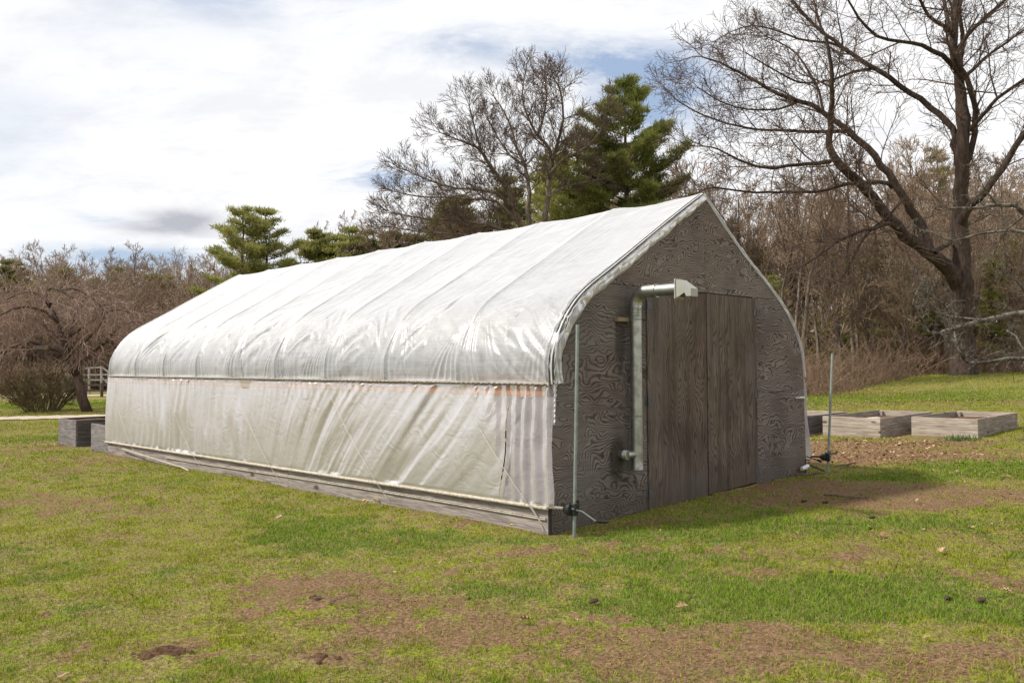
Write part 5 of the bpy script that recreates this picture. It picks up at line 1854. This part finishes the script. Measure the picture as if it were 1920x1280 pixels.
def feeder():
    p = at(76, 662, 32.2)
    mb = MB()
    mb.box(-.20, .20, -.16, .16, -.10, -.07).box(-.11, .11, -.09, .09, -.07, .16)
    mb.add([(-.24, -.20, .15), (.24, -.20, .15), (.24, .20, .15), (-.24, .20, .15), (-.24, 0, .30), (.24, 0, .30)],
           [(0, 1, 5, 4), (3, 4, 5, 2), (0, 4, 3), (1, 2, 5), (3, 2, 1, 0)])
    root = obj('bird_feeder', None, label='small dark wooden box feeder hanging among the drooping twigs', cat='bird feeder', loc=tuple(p))
    obj('feeder_box', mb.mesh('feeder_box', M['fence_brown']), root)
    obj('hanger', MB().tube([(0, 0, .29), (.02, 0, .42), (.05, .02, .62)], .012, 6).mesh('hanger', M['dark']), root)


feeder()

# ------------------------------------------------------------------ small things on the lawn
LEAFS = [(985, 1168, .075, .5, 'broad pale curled leaf lying on the brown patch below the near corner of the greenhouse'),
         (870, 1120, .060, 2.0, 'small tan leaf in the green patch left of the near corner'),
         (1279, 1144, .070, 1.1, 'straw coloured curled leaf in the thin grass below the plywood wall'),
         (1163, 1208, .045, .3, 'little pale leaf on bare soil in the lower middle'),
         (1738, 1203, .040, .9, 'tiny pale leaf in green grass at the lower right'),
         (117, 1273, .075, 2.4, 'brown leaf cut by the bottom edge at the lower left'),
         (1766, 1037, .080, 1.7, 'long tan leaf lying among brown ones on the right lawn'),
         (1888, 1114, .060, .2, 'crumpled cream leaf near the right edge of the lawn'),
         (523, 973, .070, 1.9, 'white flat scrap of leaf on the lush grass left of the baseboard')]
for i, (px, py, s, a, lb) in enumerate(LEAFS):
    x, y = on_ground(px, py)
    pts = leaf_shape(i % 2, s * 1.3)
    n = len(pts)
    me = bpy.data.meshes.new('fallen_leaf')
    me.from_pydata(pts + [(0, 0, -.001)], [], [(n, k, (k + 1) % n) for k in range(n)])
    me.materials.append(M['leaf'])
    at_ = me.attributes.new('rnd', 'FLOAT', 'POINT')
    at_.data.foreach_set('value', np.full(n + 1, .75 + .03 * i, np.float32))
    o = obj('fallen_leaf', me, label=lb, cat='leaf', group='larger fallen leaves', loc=(x, y, float(gz(x, y)) + .028))
    o.rotation_euler = (.25 * math.sin(i * 3), .3 * math.cos(i * 2), a)
CONES = [(1113, 1130, .035, 'dark pine cone lying on the grass right of the pale curled leaf'),
         (1776, 1124, .030, 'dark brown cone in the grass at right'),
         (1840, 1128, .035, 'brown clod like cone right of another dark cone'),
         (1557, 1075, .022, 'little dark cone in front of the bare patch at right'),
         (1508, 941, .040, 'black flattened clump on the soil before the right plywood panel'),
         (1548, 943, .035, 'smaller black clump right beside a larger one on the soil'),
         (1635, 972, .035, 'single dark cone on the grass right of the two black clumps')]
for i, (px, py, s, lb) in enumerate(CONES):
    x, y = on_ground(px, py)
    lump('pine_cone', (x, y, float(gz(x, y)) + .016), s * .8, M['cone'], lb, 'cone', (1.6, .8, .45), i + 4, 'dark cones and clumps on the lawn')


M['dirt'] = mat_plain('dark_dirt', (.12, .072, .045), .98, 0, .55, 40, .05)


def dirt_heap(px, py, w_, lb, seed):
    x0, y0 = on_ground(px, py)
    n1 = 60
    u = np.linspace(-1.6, 1.6, n1)
    U_, V_ = np.meshgrid(u, u, indexing='ij')
    # long side lies across the view
    X = (U_ * .715 * 1.25 + V_ * .699 * .75) * w_; Y = (-U_ * .699 * 1.25 + V_ * .715 * .75) * w_
    r2 = np.hypot(U_, V_) + (fbm(U_ * 2.2 + seed * 7, V_ * 2.2, 131 + seed, 4, .6) - .5) * 1.5
    Z = .034 * np.clip(1 - r2, -1, 1) + (fbm(U_ * 5 + seed, V_ * 5, 137, 4, .7) - .5) * .045 * np.clip(1.3 - r2, 0, 1)
    Z = np.where(r2 > 1.0, -.02, Z)
    obj('dirt_heap', mesh_np('dirt_heap', np.stack([X, Y, Z], -1).reshape(-1, 3), grid_faces(n1, n1), [M['dirt']], False), label=lb, cat='dirt', loc=(x0, y0, float(gz(x0, y0)) + .006))


dirt_heap(312, 1226, .12, 'scuffed heap of dark crumbly soil at the lower left of the lawn', 1)
dirt_heap(602, 1240, .085, 'small dark soil scrape right of the larger crumbly heap', 2)
dirt_heap(588, 1128, .06, 'faint dark crumbs of soil in the middle of the left bare patch', 3)


def stick(px0, py0, px1, py1, r_, lb, seed):
    x0, y0 = on_ground(px0, py0); x1, y1 = on_ground(px1, py1)
    r = random.Random(seed)
    pts = []
    for i in range(9):
        t_ = i / 8
        x = x0 + (x1 - x0) * t_ + r.gauss(0, .02); y = y0 + (y1 - y0) * t_ + r.gauss(0, .02)
        pts.append((x, y, float(gz(x, y)) + .035 + .01 * math.sin(i)))
    mb = MB().tube(pts, list(np.linspace(r_, r_ * .5, 9)), 6)
    q = Vector(pts[4])
    mb.tube([q, q + Vector((.12, -.05, .03)), q + Vector((.22, -.04, .01))], r_ * .5, 5)
    obj('stick', mb.mesh('stick', M['stick'], True), label=lb, cat='stick', group='sticks on the ground')


stick(1548, 934, 1640, 938, .014, 'short dark stick lying on bare soil right of the black clumps', 1)
stick(1488, 896, 1545, 891, .016, 'brown stick lying at the foot of the right corner of the gable', 2)
stick(1572, 879, 1600, 872, .012, 'thin stick in the grass just right of the leaning pole', 3)
stick(590, 1131, 640, 1140, .006, 'thin twig on the scuffed soil patch in the left foreground', 4)

# dandelions by the baseboard and tufts by the end bed
M['yellow'] = mat_plain('dandelion_yellow', (.75, .50, .03), .7, 0, .2, 30)
M['blade'] = mat_plain('tuft_green', (.05, .10, .02), .7, 0, .4, 10)


def dandelion(px, py, lb, seed, n=5):
    r = random.Random(seed)
    x, y = on_ground(px, py)
    root = obj('dandelion', None, label=lb, cat='flower', group='yellow flowers by the baseboard', loc=(x, y, float(gz(x, y))))
    f = MB(); s = MB()
    for i in range(n):
        dx, dy, h = r.uniform(-.10, .10), r.uniform(-.05, .05), r.uniform(.03, .06)
        s.tube([(dx, dy, 0), (dx + .005, dy, h)], .002, 5)
        f.tube([(dx + .005, dy, h - .004), (dx + .005, dy, h + .004), (dx + .006, dy, h + .009)], [.006, .017, .008], 9)
    obj('flower_heads', f.mesh('flower_heads', M['yellow'], True), root)
    obj('stems', s.mesh('stems', M['blade']), root)


dandelion(696, 944, 'cluster of yellow flowers in the grass against the middle of the baseboard', 1, 7)
dandelion(975, 992, 'small group of yellow flowers in the grass near the front corner', 2, 4)


def tuft(px, py, lb, seed, n=120, h=.2, w=.5):
    r = random.Random(seed)
    x, y = on_ground(px, py)
    V = []; F = []
    for i in range(n):
        a = r.random() * 6.28; q = r.random() ** .5
        bx, by = q * w / 2 * math.cos(a), q * w / 2 * math.sin(a)
        d = Vector((r.gauss(0, .35), r.gauss(0, .35), 1)).normalized()
        s = Vector((-math.sin(a), math.cos(a), 0)) * .007
        hh = h * r.uniform(.5, 1)
        b = Vector((bx, by, -.01)); k = len(V)
        V += [b - s, b + s, b + d * hh * .6 + s * .6, b + d * hh * .6 - s * .6, b + d * hh + Vector((r.gauss(0, .03), r.gauss(0, .03), -.01))]
        F += [(k, k + 1, k + 2, k + 3), (k + 3, k + 2, k + 4)]
    me = bpy.data.meshes.new('grass_tuft')
    me.from_pydata([tuple(v) for v in V], [], F)
    me.materials.append(M['blade'])
    obj('grass_tuft', me, label=lb, cat='grass tuft', loc=(x, y, float(gz(x, y))))


tuft(1800, 824, 'dark green clump of long grass at the foot of the end raised bed', 3, 150, .16, .7)
